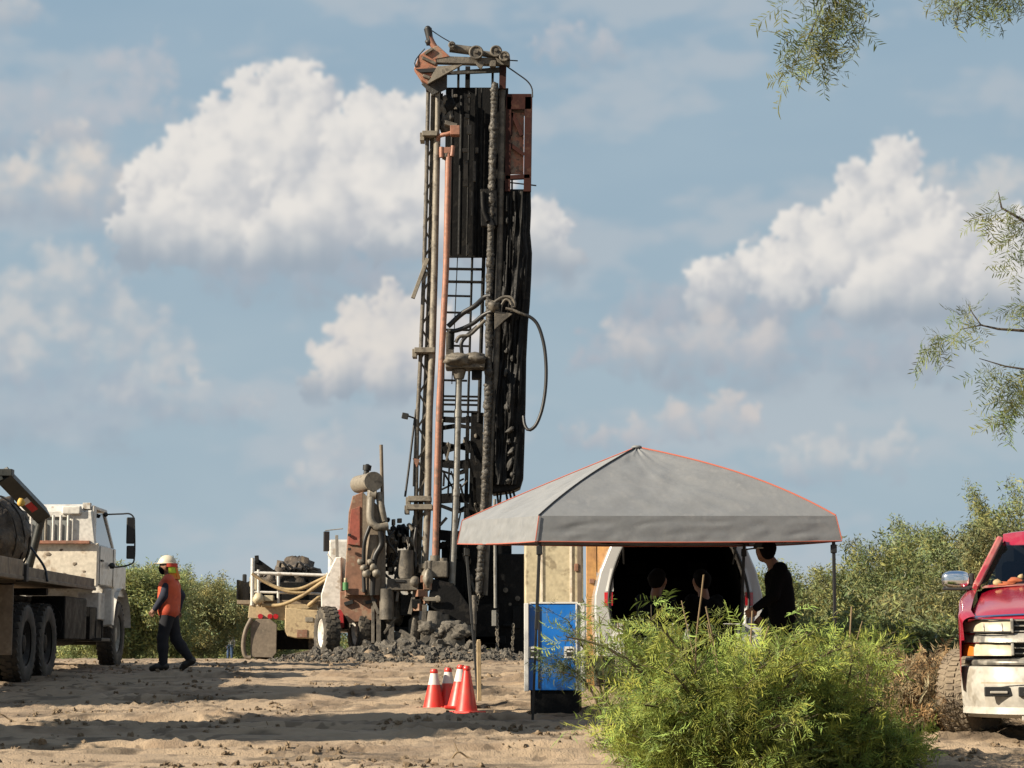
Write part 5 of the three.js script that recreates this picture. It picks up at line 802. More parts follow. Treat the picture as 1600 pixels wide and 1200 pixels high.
// joints in metres, own axes: +x forward, y up, z to the right hand
function person(name, label, pos, turn, J, look) {
  const t = thing(name, label, 'person', pos); t.rotation.y = turn; const s = 1.0;
  const { pelvis, chest, neck, head, sh, el, wr, hip, kn, an, toe } = J, b = [], cl = [];
  const torso = [B(mixp(pelvis, [pelvis[0], pelvis[1], pelvis[2] - .07], 1), .125, mixp(chest, [chest[0], chest[1], chest[2] - .08], 1), .125), B([pelvis[0], pelvis[1], pelvis[2] + .07], .125, [chest[0], chest[1], chest[2] + .08], .125), B([chest[0], chest[1], chest[2] - .12], .10, sh[0], .062), B([chest[0], chest[1], chest[2] + .12], .10, sh[1], .062), B(mixp(pelvis, chest, .4), .135, mixp(pelvis, chest, .6), .14)];
  const f = look.face || [1, 0, 0], hd = [B(chest, .09, neck, .055), B(neck, .055, head, .058), B(head, .088, [head[0] - f[0] * .02, head[1] + .045, head[2] - f[2] * .02], .09), B([head[0] + f[0] * .035, head[1] - .06, head[2] + f[2] * .035], .052, [head[0] + f[0] * .03, head[1] + .0, head[2] + f[2] * .03], .072), B([head[0] + f[0] * .088, head[1] + .015, head[2] + f[2] * .088], .010, [head[0] + f[0] * .108, head[1] - .022, head[2] + f[2] * .108], .014), B([head[0] - f[2] * .088, head[1] - .02, head[2] + f[0] * .088], .016, [head[0] - f[2] * .09, head[1] + .018, head[2] + f[0] * .09], .02), B([head[0] + f[2] * .088, head[1] - .02, head[2] - f[0] * .088], .016, [head[0] + f[2] * .09, head[1] + .018, head[2] - f[0] * .09], .02)];
  const arm = (i, a = 0) => [B(sh[i], .056 + a, el[i], .042 + a), B(el[i], .042 + a, wr[i], .028 + a)];
  const leg = (i, a = 0) => [B(hip[i], .095 + a, kn[i], .06 + a), B(kn[i], .062 + a, mixp(kn[i], an[i], .35), .06 + a), B(mixp(kn[i], an[i], .35), .06 + a, an[i], .04 + a)];
  const foot = (i, a = 0) => [B([an[i][0] - .03, an[i][1] - .02, an[i][2]], .042 + a, mixp(an[i], toe[i], .6), .036 + a), B(mixp(an[i], toe[i], .6), .036 + a, toe[i], .028 + a)];
  const body = [flesh([...torso, ...hd, ...arm(0), ...arm(1), ...leg(0), ...leg(1), ...foot(0), ...foot(1)], .018)];
  for (const i of [0, 1]) body.push(flesh(handBones(wr[i], el[i], i ? -1 : 1, look.curl ?? .5), .0055, .012));
  own('body', body, look.skin || M.skin, t);
  const inflate = (l, a) => l.map((x) => { x = x.slice(); x[3] += a; x[7] += a; return x; });
  own('shirt', flesh([...inflate(torso, .014), ...arm(0, .016), ...arm(1, .016)].map((x) => x), .02), look.shirt, t);
  own('trousers', flesh([...leg(0, .02), ...leg(1, .02), B([pelvis[0], pelvis[1], pelvis[2] - .06], .145, [pelvis[0], pelvis[1] + .06, pelvis[2] - .06], .135), B([pelvis[0], pelvis[1], pelvis[2] + .06], .145, [pelvis[0], pelvis[1] + .06, pelvis[2] + .06], .135)], .02), look.legs, t);
  for (const i of [0, 1]) own('boot', flesh([...foot(i, .016), B(mixp(kn[i], an[i], .75), .052, an[i], .05)], .014, .02), M.boot, t);
  if (look.vest) own('vest', flesh(inflate(torso, .03), .02), look.vest, t);
  if (look.bands) for (const k of look.bands) { const c = mixp(pelvis, chest, k); own('reflective_band', new THREE.TorusGeometry(1, .12, 6, 30).rotateX(Math.PI / 2).scale(.178, .16, .25).translate(...c), M.reflect, t); }
  const e = look.eyes !== false && own('eye', [-1, 1].map((q) => new THREE.SphereGeometry(.011, 8, 6).translate(head[0] + f[0] * .086 - f[2] * q * .032, head[1] + .022, head[2] + f[2] * .086 + f[0] * q * .032)), M.black, t);
  if (look.hair) own('hair', flesh([B([head[0] - f[0] * .03, head[1] + .035, head[2] - f[2] * .03], .104, [head[0] - f[0] * .01, head[1] + .06, head[2] - f[2] * .01], .095), B([head[0] - f[0] * .05, head[1] - .02, head[2] - f[2] * .05], .07, [head[0] - f[0] * .04, head[1] + .03, head[2] - f[2] * .04], .09)], .012, .03), look.hair, t);
  if (look.extra) look.extra(t, head, f);
  return t;
}
{ // walking to the left past the flatbed truck: forward is -x, so turned half round
  const p = P(262, 1043, 30.8); p.y = groundY(p.x, p.z);
  person('person', 'person in white helmet with yellow neck flap and red-orange vest, walking past the flatbed truck', p, Math.PI, {
    pelvis: [0, .90, 0], chest: [.0, 1.24, 0], neck: [.01, 1.42, 0], head: [.04, 1.56, 0],
    sh: [[-.01, 1.34, -.17], [-.01, 1.34, .17]], el: [[.05, 1.10, -.22], [-.14, 1.12, .24]], wr: [[.17, .92, -.2], [-.10, .90, .25]],
    hip: [[.0, .86, -.09], [-.01, .86, .09]], kn: [[.07, .48, -.09], [-.10, .47, .09]], an: [[.05, .085, -.09], [-.32, .17, .09]], toe: [[.22, .035, -.09], [-.20, .04, .09]],
  }, { shirt: M.shirtNavy, legs: M.trousers, vest: M.vest, curl: .9, face: [1, 0, 0],
    extra: (t, h, f) => {
      const hel = own('helmet', [new THREE.SphereGeometry(.128, 22, 12, 0, 6.2832, 0, 1.62).scale(1.08, 1.0, .92).translate(h[0], h[1] + .035, h[2]), new THREE.TorusGeometry(.13, .012, 6, 24).rotateX(Math.PI / 2).scale(1.08, 1, .94).translate(h[0] + .01, h[1] + .035, h[2]), box(.07, .012, .14, h[0] + .155, h[1] + .035, h[2], 0, .005)], M.helmet, t);
      const sheet = (a0, a1, y0, y1, m, fl) => own('neck_flap', surf(14, 8, (u, v) => { const a = lerp(a0, a1, u), r = .130 + fl * 1.3 * v; return [h[0] - .01 - Math.cos(a) * r * 1.08, h[1] + lerp(y0, y1, v), h[2] + Math.sin(a) * r]; }), m, t);
      sheet(-1.55, 1.55, .035, -.02, M.flapRed, .008); sheet(-1.35, 1.35, -.02, -.11, M.flapLime, .014); sheet(-.55, .55, -.015, -.19, M.flapOrange, .035); sheet(-1.3, 1.3, -.11, -.20, M.flapOrange, .04);
      own('face_mask', flesh([B([h[0] + .075, h[1] - .06, h[2] - .03], .045, [h[0] + .075, h[1] - .06, h[2] + .03], .045), B([h[0] + .06, h[1] - .08, h[2]], .05, [h[0] + .095, h[1] - .03, h[2]], .03)], .012, .03), M.blackCloth, t);
    } });
}
{ // far off beside the trees
  const p = P(359, 1030, 128); p.y = groundY(p.x, p.z) - .02;
  person('person', 'distant person in pale shirt and blue jeans standing before the green trees', p, Math.PI / 2, {
    pelvis: [0, .9, 0], chest: [0, 1.24, 0], neck: [0, 1.42, 0], head: [.0, 1.55, 0], sh: [[0, 1.35, -.18], [0, 1.35, .18]], el: [[-.02, 1.08, -.25], [-.02, 1.08, .26]], wr: [[.06, .85, -.24], [.08, .86, .25]],
    hip: [[0, .86, -.09], [0, .86, .09]], kn: [[.01, .47, -.11], [.02, .47, .11]], an: [[0, .085, -.12], [0, .085, .12]], toe: [[.14, .035, -.13], [.14, .035, .13]] }, { shirt: M.paleShirt, legs: M.denim, hair: M.hair });
}
const sit = (lean) => ({ pelvis: [0, .50, 0], chest: [.05 + lean, .86, 0], neck: [.07 + lean, 1.03, 0], head: [.12 + lean, 1.17, 0], sh: [[.05 + lean, .97, -.18], [.05 + lean, .97, .18]], el: [[.18 + lean, .72, -.24], [.18 + lean, .72, .24]], wr: [[.38 + lean, .66, -.12], [.38 + lean, .66, .12]],
  hip: [[.02, .49, -.09], [.02, .49, .09]], kn: [[.44, .49, -.12], [.44, .49, .12]], an: [[.42, .085, -.13], [.42, .085, .13]], toe: [[.57, .035, -.14], [.57, .035, .14]] });
function chair(p, turn, lab) {
  const t = thing('folding_chair', lab, 'chair', p, 'chairs under the canopy'); t.rotation.y = turn;
  own('seat', box(.44, .03, .44, 0, .36, 0, 0, .01), M.blackCloth, t); own('backrest', box(.03, .38, .44, -.23, .66, 0, 0, .01, 0, .12), M.blackCloth, t);
  for (const x of [-.19, .19]) for (const z of [-.19, .19]) own('leg', rod(V(x, .35, z), V(x * 1.15, .0, z * 1.1), .012), M.black, t);
}
{
  const p1 = P(1018, 1085, 23.5); p1.y = groundY(p1.x, p1.z); chair(p1, .95, 'black chair under the seated person in dark blue shirt');
  const q1 = p1.clone(); q1.y += .05; const J1 = sit(.05); for (const k of ['chest', 'neck', 'head']) J1[k][1] += .10; for (const k of ['sh', 'el']) for (const v of J1[k]) v[1] += .08;
  person('person', 'seated person in dark blue shirt and dark red trousers, shaded beneath the canopy', q1, .95, J1, { shirt: M.blueCloth, legs: M.redCloth, hair: M.hair, skin: M.skin });
  const p2 = P(1108, 1080, 24.0); p2.y = groundY(p2.x, p2.z); chair(p2, 2.1, 'black chair under the seated person all in black');
  const q2 = p2.clone(); q2.y += .05; const J2 = sit(.02); for (const k of ['chest', 'neck', 'head']) J2[k][1] += .12; for (const k of ['sh', 'el']) for (const v of J2[k]) v[1] += .1;
  person('person', 'seated person in black clothes beside the open tailgate of the white vehicle', q2, 2.1, J2, { shirt: M.blackCloth, legs: M.blackCloth, hair: M.hair, skin: M.skin });
  const p3 = P(1222, 1100, 22.3); p3.y = groundY(p3.x, p3.z);
  person('person', 'person in black shirt and dark cap standing bent forward at the canopy edge', p3, Math.PI, {
    pelvis: [-.02, .98, 0], chest: [.02, 1.36, 0], neck: [.08, 1.53, 0], head: [.16, 1.66, 0], sh: [[.02, 1.46, -.19], [.02, 1.46, .19]], el: [[.10, 1.18, -.24], [.0, 1.17, .25]], wr: [[.28, 1.05, -.18], [.16, .97, .22]],
    hip: [[-.02, .94, -.09], [-.02, .94, .09]], kn: [[.03, .5, -.11], [-.03, .5, .11]], an: [[0, .085, -.12], [-.08, .085, .12]], toe: [[.16, .035, -.13], [.08, .035, .13]] }, { face: [.62, 0, .78], shirt: M.blackCloth, legs: M.blackCloth, hair: M.hair, skin: M.skin,
      extra: (t, h) => { const c = own('cap', [new THREE.SphereGeometry(.118, 18, 10, 0, 6.2832, 0, 1.6).scale(1.05, .95, 1).translate(h[0], h[1] + .035, h[2])], M.black, t); own('cap_brim', box(.12, .012, .16, h[0] + .15, h[1] + .03, h[2], 0, .005, 0, -.15), M.black, c); own('cap_strap', new THREE.TorusGeometry(.117, .008, 5, 20).rotateX(Math.PI / 2).translate(h[0], h[1] + .035, h[2]), M.reflect, c); } });
}
console.log('people done');

// ---------------------------------------------------------------- mesquite: leaves, shrubs, trees
// one feathery leaf: two pinnae of slender leaflets; lies along +y, leaflets spread in x
function frond(len, pairs, leaflet, width, split = .45, seed = 1) {
  const r = mulberry(seed * 131), p = [], n = [], ix = [], leaf = (a, dir, nr, l, w, bend = .25) => {
    const side = dir.clone().cross(nr).normalize().multiplyScalar(w / 2), m = a.clone().addScaledVector(dir, l * .4), m2 = a.clone().addScaledVector(dir, l * .74).addScaledVector(nr, -l * bend * .35), e = a.clone().addScaledVector(dir, l * .98).addScaledVector(nr, -l * bend), k = p.length / 3, nr2 = nr.clone().addScaledVector(dir, bend * 1.2).normalize();
    [[a, nr], [m.clone().add(side), nr], [m.clone().sub(side), nr], [m2.clone().addScaledVector(side, .7), nr2], [m2.clone().addScaledVector(side, -.7), nr2], [e, nr2]].forEach(([v, q]) => { p.push(v.x, v.y, v.z); n.push(q.x, q.y, q.z); });
    ix.push(k, k + 1, k + 2, k + 1, k + 3, k + 2, k + 3, k + 4, k + 2, k + 3, k + 5, k + 4);
  };
  for (const s of [-1, 1]) {
    const sp = split * (.7 + .6 * r()), ax = V(s * Math.sin(sp), Math.cos(sp), .3 * (r() - .5)).normalize(), sd = V(Math.cos(sp), -s * Math.sin(sp), .5 * (r() - .5)).normalize(), nr = ax.clone().cross(sd).normalize().multiplyScalar(-1), L = len * (.75 + .5 * r()), dr = .25 + .35 * r();
    const pt = (t) => ax.clone().multiplyScalar(L * t).addScaledVector(nr, -dr * L * t * t);
    for (let i = 0; i < 4; i++) leaf(pt(i / 4), pt((i + 1) / 4).sub(pt(i / 4)).normalize(), nr, L / 4 * 1.1, width * .5, 0);
    for (let i = 0; i < pairs; i++) for (const q of [-1, 1]) {
      if (r() < .14) continue;
      const t = .14 + .86 * (i + .5 * r()) / (pairs - .5), l = leaflet * (.6 + .55 * r()), dir = sd.clone().multiplyScalar(q).addScaledVector(ax, .35 + .6 * r()).addScaledVector(nr, -.35 + .6 * r()).normalize();
      leaf(pt(t), dir, nr.clone().addScaledVector(sd, q * .5 * (r() - .3)).addScaledVector(ax, .6 * (r() - .5)).normalize(), l, width * (.8 + .4 * r()), .1 + .4 * r());
    }
  }
  const g = new THREE.BufferGeometry(); g.setAttribute('position', new THREE.Float32BufferAttribute(p, 3)); g.setAttribute('normal', new THREE.Float32BufferAttribute(n, 3)); g.setAttribute('uv', new THREE.Float32BufferAttribute(new Float32Array(p.length / 3 * 2), 2)); g.setIndex(ix); return g;
}
const leafMat = (r, g, b, t = .42) => new THREE.MeshPhysicalMaterial({ color: new THREE.Color().setRGB(r * .92, g * .92, b * .92), roughness: .9, transmission: t, thickness: 0, specularIntensity: .3, side: THREE.DoubleSide });
const GREEN = leafMat(.27, .325, .07, .36), DARKGREEN = leafMat(.10, .13, .045), FARGREEN = leafMat(.20, .225, .085, .38), OLIVE = leafMat(.215, .22, .095, .38);
const FROND = [1, 2, 3, 4, 5, 6].map((k) => frond(.15 + .01 * k, 7 + k % 3, .075, .0078, .3 + .06 * k, k)), FINE = [1, 2, 3, 4].map((k) => frond(.15, 8, .060, .0064, .3 + .08 * k, 20 + k));
const SPRIG = (() => { // a spray of coarse leaves for plants farther off
  const r = mulberry(77), out = [];
  for (let k = 0; k < 3; k++) {
    const p = [], ix = [], n = [];
    for (let i = 0; i < 26; i++) {
      const a = V(r() - .5, r() - .45, r() - .5).multiplyScalar(.42), d = V(r() - .5, r() - .55, r() - .5).normalize(), nr = V(r() - .5, r() + .1, r() - .5).normalize(), s = d.clone().cross(nr).normalize().multiplyScalar(.013 + .012 * r()), l = .09 + .11 * r(), b = p.length / 3, e = a.clone().addScaledVector(d, l), m = a.clone().addScaledVector(d, l * .5);
      for (const v of [a, m.clone().add(s), m.clone().sub(s), e]) { p.push(v.x, v.y, v.z); n.push(nr.x, nr.y, nr.z); } ix.push(b, b + 1, b + 2, b + 1, b + 3, b + 2);
    }
    const g = new THREE.BufferGeometry(); g.setAttribute('position', new THREE.Float32BufferAttribute(p, 3)); g.setAttribute('normal', new THREE.Float32BufferAttribute(n, 3)); g.setAttribute('uv', new THREE.Float32BufferAttribute(new Float32Array(p.length / 3 * 2), 2)); g.setIndex(ix); out.push(g);
  }
  return out;
})();
const Y = V(0, 1, 0);
function crown(t, name, geos, m, spots) {                           // spots [pos, dir, scale, roll] in the thing's own coordinates
  geos.forEach((g, k) => {
    const mine = spots.filter((_, i) => i % geos.length === k); if (!mine.length) return;
    const im = put(new THREE.InstancedMesh(g, m, mine.length)); im.name = name; im.userData.kind = 'stuff'; const q = new THREE.Quaternion(), q2 = new THREE.Quaternion(), mt = new THREE.Matrix4(), c = new THREE.Color();
    mine.forEach(([p, d, s, roll], i) => { q.setFromUnitVectors(Y, d); q2.setFromAxisAngle(Y, roll); q.multiply(q2); mt.compose(p, q, V(s, s, s)); im.setMatrixAt(i, mt); const v = R(.5, 1.4), h = R(-.2, .2); im.setColorAt(i, c.setRGB(v * (1 + h), v, v * (1 - h * .8))); });
    t.add(im);
  });
}
const seg = (a, b, r1, r2, s = 5) => rod(a, b, r1, r2, s, true);
// a shrub: arching stems from one foot, twigs along them, leaves along the twigs
function shrub({ name = 'mesquite_shrub', label, group, x, z, h, rad, stems, m = GREEN, lean = [0, 0], leaves = FROND, step = .05, scale = 1, twigLen = [.22, .5], el = [.55, 1.45], sink = .03, from = 1, foot = .25, bare = 4 }) {
  const t = thing(name, label, 'shrub', V(x, groundY(x, z) - sink, z), group), wood = [], spots = [];
  for (let i = 0; i < stems; i++) {
    const az = i * 2.39996 + R(-.3, .3), e = lerp(el[0], el[1], Math.sqrt(rnd())), L = R(.78, 1.1) / Math.hypot(Math.cos(e) / rad, Math.sin(e) / h), out = V(Math.cos(az), 0, Math.sin(az));
    let p = V(out.x * foot * rnd(), 0, out.z * foot * rnd()), d = out.clone().multiplyScalar(Math.cos(e)).add(V(lean[0], Math.sin(e), lean[1])).normalize(), n = 9, r = .012 * h * scale;
    for (let k = 0; k < n; k++) {
      const q = p.clone().addScaledVector(d, L / n * .82); wood.push(seg(p, q, r * (1 - k / n * .8), r * (1 - (k + 1) / n * .8)));
      if (k >= from) for (let j = 0; j < (k > 4 ? 3 : 2); j++) {
        let a = R(0, 6.28), td = V(Math.cos(a), R(-.25, .75), Math.sin(a)).addScaledVector(d, .5).normalize(), tp = p.clone().lerp(q, rnd()), tl = R(...twigLen) * (1.1 - .4 * k / n), m2 = Math.max(2, Math.round(tl / step));
        for (let s = 0; s < m2; s++) {
          const nq = tp.clone().addScaledVector(td, tl / m2); if (s % 2 === 0) wood.push(seg(tp, tp.clone().addScaledVector(td, 2 * tl / m2), .0035 * scale, .0025 * scale, 3));
          tp = nq; td.add(V(R(-.16, .16), R(-.2, .06), R(-.16, .16))).normalize();
          const la = R(0, 6.28), ld = V(Math.cos(la), R(-.75, .35), Math.sin(la)).addScaledVector(td, .6).normalize(); if (tp.y > .02) spots.push([tp.clone(), ld, scale * R(.75, 1.25), R(0, 6.28)]);
        }
      }
      p = q; d.add(V(R(-.14, .14) + out.x * .06, -.05 - .02 * k, R(-.14, .14) + out.z * .06)).normalize();
    }
  }
  for (let i = 0; i < bare; i++) { const az = R(0, 6.28), o = V(Math.cos(az), 0, Math.sin(az)), a = o.clone().multiplyScalar(foot * rnd()), e = o.clone().multiplyScalar(rad * R(.5, 1.5)).setY(h * R(.35, .75)), m2 = a.clone().lerp(e, .5).add(V(R(-.1, .1), .1, R(-.1, .1))); own('dead_stem', [tube([a, m2, e], .007, 10, 5), tube([m2, m2.clone().lerp(e, .5).add(V(R(-.2, .2), .15, R(-.2, .2)))], .004, 5, 4)], M.dryTwig, t); }
  own('stems', wood, M.twig, t); crown(t, 'foliage', leaves, m, spots); return t;
}
// a tree: trunk, limbs, and a crown of sprays gathered in clumps
function tree({ name = 'mesquite_tree', label, group, x, z, h, rad, m = FARGREEN, clumps = 26, per = 90, spray = SPRIG, size = 1, trunk = .12, gap = .5, low = .25, top = 6 }) {
  const t = thing(name, label, 'tree', V(x, groundY(x, z) - .05, z), group), wood = [], spots = [];
  const fork = V(R(-.2, .2), h * R(.16, .26), R(-.2, .2)); wood.push(seg(V(0, 0, 0), fork, trunk, trunk * .75, 8));
  const limbs = Array.from({ length: 5 }, (_, i) => { const a = i * 1.256 + R(-.4, .4), e = V(Math.cos(a) * rad * .55, h * R(.5, .72), Math.sin(a) * rad * .55), k = fork.clone().lerp(e, .5).add(V(0, .12 * h, 0)); wood.push(seg(fork, k, trunk * .55, trunk * .35, 6), seg(k, e, trunk * .35, trunk * .18, 5)); return [k, e]; });
  for (let i = 0; i < clumps; i++) {
    const a = R(0, 6.28), e = Math.asin(R(low < .1 ? -1 : -.35, 1)), q = Math.pow(rnd(), .4), c = V(Math.cos(a) * Math.cos(e) * rad * q, h * (low + (1 - low) * .5) + Math.sin(e) * h * (1 - low) * .5 * q, Math.sin(a) * Math.cos(e) * rad * q), cr = rad * R(.16, .34);
    const l = limbs[i % 5][1]; wood.push(seg(l, c, trunk * .13, trunk * .05, 4));
    for (let k = 0; k < per; k++) { const d = V(R(-1, 1), R(-1, 1), R(-1, 1)); if (d.lengthSq() > 1) { k--; continue; } const pos = c.clone().addScaledVector(d, cr); if (pos.y < .1) continue; spots.push([pos, V(R(-.6, .6), R(-.3, 1), R(-.6, .6)).normalize(), size * R(.7, 1.3), R(0, 6.28)]); }
  }
  for (let i = 0; i < top; i++) { // loose shoots standing out of the crown
    const a = R(0, 6.28), p = V(Math.cos(a) * rad * .6, h * R(.7, .9), Math.sin(a) * rad * .6), d = V(Math.cos(a) * .5, 1, Math.sin(a) * .5).normalize(), L = h * R(.14, .28); wood.push(seg(p, p.clone().addScaledVector(d, L), trunk * .08, trunk * .03, 4));
    for (let k = 0; k < 9; k++) spots.push([p.clone().addScaledVector(d, L * k / 9).add(V(R(-.1, .1), 0, R(-.1, .1))), V(R(-1, 1), R(-.2, 1), R(-1, 1)).normalize(), size * R(.5, .9), R(0, 6.28)]);
  }
  own('trunk', wood, M.bark, t); crown(t, 'crown', spray, m, spots); return t;
}
rnd = mulberry(424);
// the green shrubs in front of the canopy
const LEFT1 = leafMat(.25, .285, .11, .38), LEFT2 = leafMat(.27, .275, .12, .38);
const gnd = (px, d) => { const p = P(px, 1100, d); return [p.x, p.z]; };
{ const [x, z] = gnd(1122, 15.6); shrub({ label: 'large bright green mesquite shrub before the canopy, its leaves brushing the blue cabinet', x, z, h: 2.45, rad: .40, stems: 58, twigLen: [.14, .34], foot: .25, step: .105 }); }
{ const [x, z] = gnd(1292, 16.2); shrub({ label: 'lower rounded mesquite shrub between the large shrub and the red pickup', x, z, h: 1.8, rad: .38, stems: 38, twigLen: [.14, .30], foot: .28, step: .095 }); }
{ const [x, z] = gnd(1035, 16.4); shrub({ label: 'small low mesquite shrub at the corner of the blue cabinet', x, z, h: .7, rad: .12, stems: 7, twigLen: [.12, .26], step: .075 }); }
{ const [x, z] = gnd(965, 19.4); shrub({ name: 'mesquite_sapling', label: 'thin sparse sapling with bent bare twigs rising in front of the cream container', x, z, h: 2.0, rad: .2, stems: 7, m: DARKGREEN, twigLen: [.16, .4], step: .095, scale: .85, el: [1.2, 1.5], foot: .1, lean: [-.16, 0], from: 5, bare: 2 }); }
{ const [x, z] = gnd(1185, 18.8); shrub({ name: 'mesquite_sapling', label: 'wispy sapling shoots above the large shrub, in front of the person in black', x, z, h: .85, rad: .3, stems: 7, twigLen: [.2, .4], step: .07, foot: .2 }); }
{ const [x, z] = gnd(1440, 19.5); shrub({ name: 'dry_brush', label: 'tangle of dry brown brush beside the muddy tyre of the pickup', x, z, h: .85, rad: .6, stems: 34, m: leafMat(.30, .22, .12, .2), leaves: FROND.slice(0, 2), step: .13, el: [.3, 1.3] }); }
// scrub behind the canopy and the pickup
const rightTrees = [[1255, 34, 2.0, 1.5], [1310, 37, 1.7, 1.6], [1370, 31, 1.9, 1.5], [1425, 33, 2.6, 1.7], [1475, 28, 1.55, 1.4], [1500, 36, 3.0, 1.9], [1560, 30, 2.7, 1.6], [1600, 27, 2.6, 1.3], [1650, 33, 3.8, 2.0], [1340, 44, 2.2, 2.4], [1210, 46, 2.0, 2.2], [1290, 26, 1.05, 1.2], [1400, 25, 1.15, 1.2]];
const rl = ['low olive mesquite bush just right of the person in black', 'low spreading mesquite bush behind the right leg of the canopy', 'round mesquite bush between canopy leg and the pickup', 'leafy upright mesquite tree beyond the canopy leg, catching the light', 'dense low mesquite bush beside the pickup chrome mirror', 'tall mesquite tree behind the pickup mirror', 'mesquite tree right behind the pickup windscreen pillar', 'slim mesquite tree directly behind the pickup roof', 'tallest mesquite tree with shoots reaching above the pickup roof', 'far mesquite tree seen faintly behind the low bushes by the canopy', 'farthest mesquite tree, peeping out behind the person in black', 'knee-high mesquite growth in front of the canopy leg scrub', 'waist-high mesquite growth in front of the scrub by the dry brush'];
rightTrees.forEach(([px, d, h, r], i) => { const [x, z] = gnd(px, d); tree({ name: h < 2.2 ? 'mesquite_bush' : 'mesquite_tree', label: rl[i], group: 'scrub behind the canopy and pickup', x, z, h: h * .77, rad: r * .85, m: i % 3 === 1 ? OLIVE : FARGREEN, clumps: 26, per: 22, size: .62, trunk: .05, low: .0, top: 24 }); });
// trees beyond the flatbed truck
const leftTrees = [[205, 96, 4.2, 2.0], [235, 104, 4.6, 2.3], [285, 118, 4.6, 3.4], [318, 146, 5.3, 3.6], [382, 158, 5.2, 3.6], [420, 170, 5.2, 4], [160, 120, 5, 3.5], [470, 200, 5, 5]];
const ll = ['mesquite tree just beyond the front wheel of the flatbed truck', 'mesquite tree between the truck front wheel and the walking person', 'broad mesquite tree right behind the walking person', 'broad mesquite tree between the walking person and the distant person', 'mesquite tree behind the distant person', 'mesquite tree hidden mostly behind the cream service truck', 'mesquite tree hidden mostly behind the flatbed truck cab', 'far mesquite tree seen under the cream service truck'];
leftTrees.forEach(([px, d, h, r], i) => { const [x, z] = gnd(px, d); tree({ label: ll[i], group: 'trees beyond the flatbed truck', x, z, h, rad: r, m: i % 3 === 2 ? LEFT2 : LEFT1, clumps: 48, per: 36, size: 1.35, trunk: .12, low: .0, top: 20 }); });
{ // far scrub closing the horizon
  const g = new THREE.Group(); g.name = 'far_scrub'; g.userData = { kind: 'stuff', label: 'far belt of low green scrub along the horizon', category: 'scrub' }; scene.add(g); const sp = [];
  for (let i = 0; i < 9000; i++) { const d = R(210, 330), x = R(-.36, .36) * d, hh = 2.2 + 1.6 * fbm(x * .05, d * .05, 2); sp.push([V(x, groundY(x, -d) + hh * rnd(), -d), V(R(-.6, .6), R(-.2, 1), R(-.6, .6)).normalize(), R(2, 4), R(0, 6.28)]); }
  crown(g, 'scrub_leaves', SPRIG, FARGREEN, sp);
}
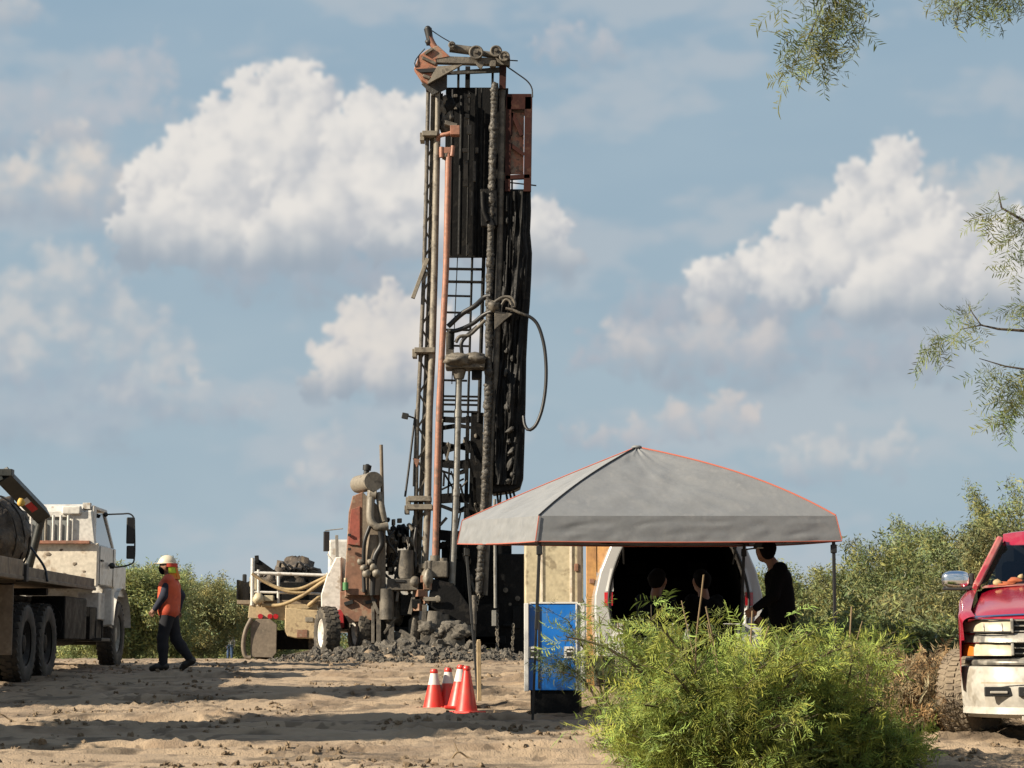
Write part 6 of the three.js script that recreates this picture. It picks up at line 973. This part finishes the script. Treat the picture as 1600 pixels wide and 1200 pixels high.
// the tree the overhanging branches belong to: trunk out of the picture, branches reaching in
{
  const D = 11, q = (x, y, o = 0) => P(x, y, D - o), b = V(4.7, 0, -11.4), t = thing('mesquite_tree', 'overhanging mesquite tree whose feathery branches hang into the sky', 'tree', V(b.x, groundY(b.x, b.z) - .05, b.z));
  const wood = [], spots = [], L = (p) => p.clone().sub(t.position);
  const limb = (pts, r0, r1) => { for (let i = 1; i < pts.length; i++) { const k = (i - 1) / (pts.length - 1), k2 = i / (pts.length - 1); wood.push(seg(L(pts[i - 1]), L(pts[i]), lerp(r0, r1, k), lerp(r0, r1, k2), 7)); } };
  const leafy = (pts, n, spread, s = 1, hang = .5) => { s *= .95; n = Math.round(n * 1.25); const c = new THREE.CatmullRomCurve3(pts.map(L)); for (let i = 0; i < n; i++) { const k = i / (n - 1), p = c.getPointAt(k), a = R(0, 6.28); spots.push([p.add(V(R(-1, 1), R(-1, .6), R(-1, 1)).multiplyScalar(spread)), V(Math.cos(a) * .8, R(-1.1, .25) - hang * .5, Math.sin(a) * .8).normalize(), s * R(.8, 1.25), R(0, 6.28)]); } };
  const top = V(b.x - .1, 4.4, b.z + .1), bole = [b.clone(), V(b.x + .1, 1.4, b.z), V(b.x, 2.8, b.z + .1), top];
  limb(bole, .14, .08);
  // upper limb, crossing above the frame, its ends drooping in
  const u1 = [top, q(1600, -140, .2), q(1430, -130, .1), q(1300, -70, 0), q(1275, 10, 0)]; limb(u1, .05, .004);
  leafy([q(1320, -40), q(1290, 30), q(1255, 85), q(1232, 120)], 20, .02); leafy([q(1310, -30), q(1335, 20), q(1340, 50)], 12, .03); leafy([q(1300, -20), q(1268, 40), q(1235, 60), q(1226, 85)], 14, .02); leafy([q(1290, 20), q(1290, 70), q(1280, 105)], 14, .02); leafy([q(1300, -50), q(1250, -20), q(1222, 10)], 5, .02);
  limb([q(1290, 0), q(1262, 60), q(1238, 105)], .004, .002); limb([q(1295, -10), q(1325, 20), q(1335, 45)], .003, .002);
  const u2 = [q(1600, -140, .2), q(1560, -60), q(1520, -10), q(1490, 20)]; limb(u2, .02, .002); leafy([q(1560, -40), q(1520, -5), q(1485, 20)], 16, .03, .9); leafy([q(1590, -30), q(1550, 0), q(1525, 15)], 12, .03, .9); leafy([q(1500, -30), q(1470, -5)], 7, .02, .9); leafy([q(1620, -40), q(1585, 5)], 7, .03, .9);
  // side limb at mid height
  const s1 = [V(b.x, 3.6, b.z), q(1690, 380, .1), q(1600, 345), q(1565, 325), q(1560, 300)]; limb(s1, .016, .002); leafy([q(1640, 370), q(1600, 345), q(1562, 322), q(1530, 340)], 13, .02, .9); leafy([q(1562, 318), q(1560, 295)], 2, .01, .6); leafy([q(1600, 350), q(1580, 385), q(1590, 420)], 8, .03, .9);
  const s2 = [V(b.x, 3.2, b.z), q(1720, 540), q(1620, 518), q(1560, 514), q(1533, 508), q(1500, 515)]; limb(s2, .014, .002); limb([q(1533, 508), q(1520, 490), q(1512, 475)], .004, .002);
  leafy([q(1505, 512), q(1470, 530), q(1435, 548)], 15, .022, .85); leafy([q(1530, 500), q(1505, 478), q(1490, 485)], 6, .02, .8); leafy([q(1640, 500), q(1590, 470), q(1585, 490)], 8, .04, .85);
  const s3 = [V(b.x, 2.9, b.z), q(1700, 600), q(1620, 580), q(1570, 572), q(1530, 560)]; limb(s3, .012, .002); leafy([q(1640, 585), q(1600, 578), q(1580, 600), q(1585, 640)], 22, .045, .95); leafy([q(1600, 610), q(1575, 640), q(1560, 655)], 10, .03, .85); leafy([q(1560, 572), q(1535, 578)], 4, .02, .8);
  for (let i = 0; i < 260; i++) { const a = R(0, 6.28); spots.push([L(V(b.x + R(-.2, 2.6), R(3.8, 6.4), b.z + R(-1.2, 1.2))), V(Math.cos(a), R(-1, .2), Math.sin(a)).normalize(), R(.9, 1.3), R(0, 6.28)]); }
  own('trunk', wood, M.bark, t); crown(t, 'crown', FINE, leafMat(.17, .20, .07), spots);
}
// trees beside the track at the left, out of the picture: their long shadows lie across the ground
for (const [x, d, h, r, lab] of [[-8.4, 22.4, 4.8, 1.0, 'tall dense mesquite tree near the flatbed truck tail, shading the track'], [-6.9, 17.6, 5.0, .95, 'tall dense mesquite tree whose shadow crosses the dirt below the cones']]) tree({ label: lab, group: 'roadside trees at the track', x, z: -d, h, rad: r, m: FARGREEN, clumps: 190, per: 110, size: .95, trunk: .1, low: .04, top: 4 });
{ // fallen limb at the foot of the rounded shrub
  const a = P(1355, 1128, 16.6), t = thing('fallen_limb', 'dark fallen limb sloping to the ground beside the lower shrub', 'limb', V(a.x, groundY(a.x, a.z), a.z)); const e = P(1445, 1205, 15.6); e.y = groundY(e.x, e.z);
  part('limb_wood', [tube([a.clone().setY(t.position.y + .28), a.clone().lerp(e, .4).setY(t.position.y + .12), e], .035, 16, 8), tube([a.clone().lerp(e, .3).setY(t.position.y + .15), a.clone().lerp(e, .5).add(V(.2, .12, -.1))], .016, 8, 6)], M.bark, t);
}
// dry twigs and grass tufts on the track
for (const [px, d, lab] of [[425, 19.6, 'bent dry twig lying on the rutted dirt'], [720, 16.9, 'forked dry stick lying by the ruts'], [5, 20.6, 'dry twig sticking up at the rut edge']]) { const [x, z] = gnd(px, d), t = thing('dry_twig', lab, 'twig', V(x, groundY(x, z), z)); own('twig_stem', [tube([V(-.1, .0, 0), V(-.02, .10, .02), V(.05, .06, 0), V(.16, .01, .03)], .008, 14, 5), tube([V(-.02, .10, .02), V(-.05, .17, 0)], .005, 6, 5)], M.dryTwig, t); }
console.log('plants done');
renderer.render(scene, camera);
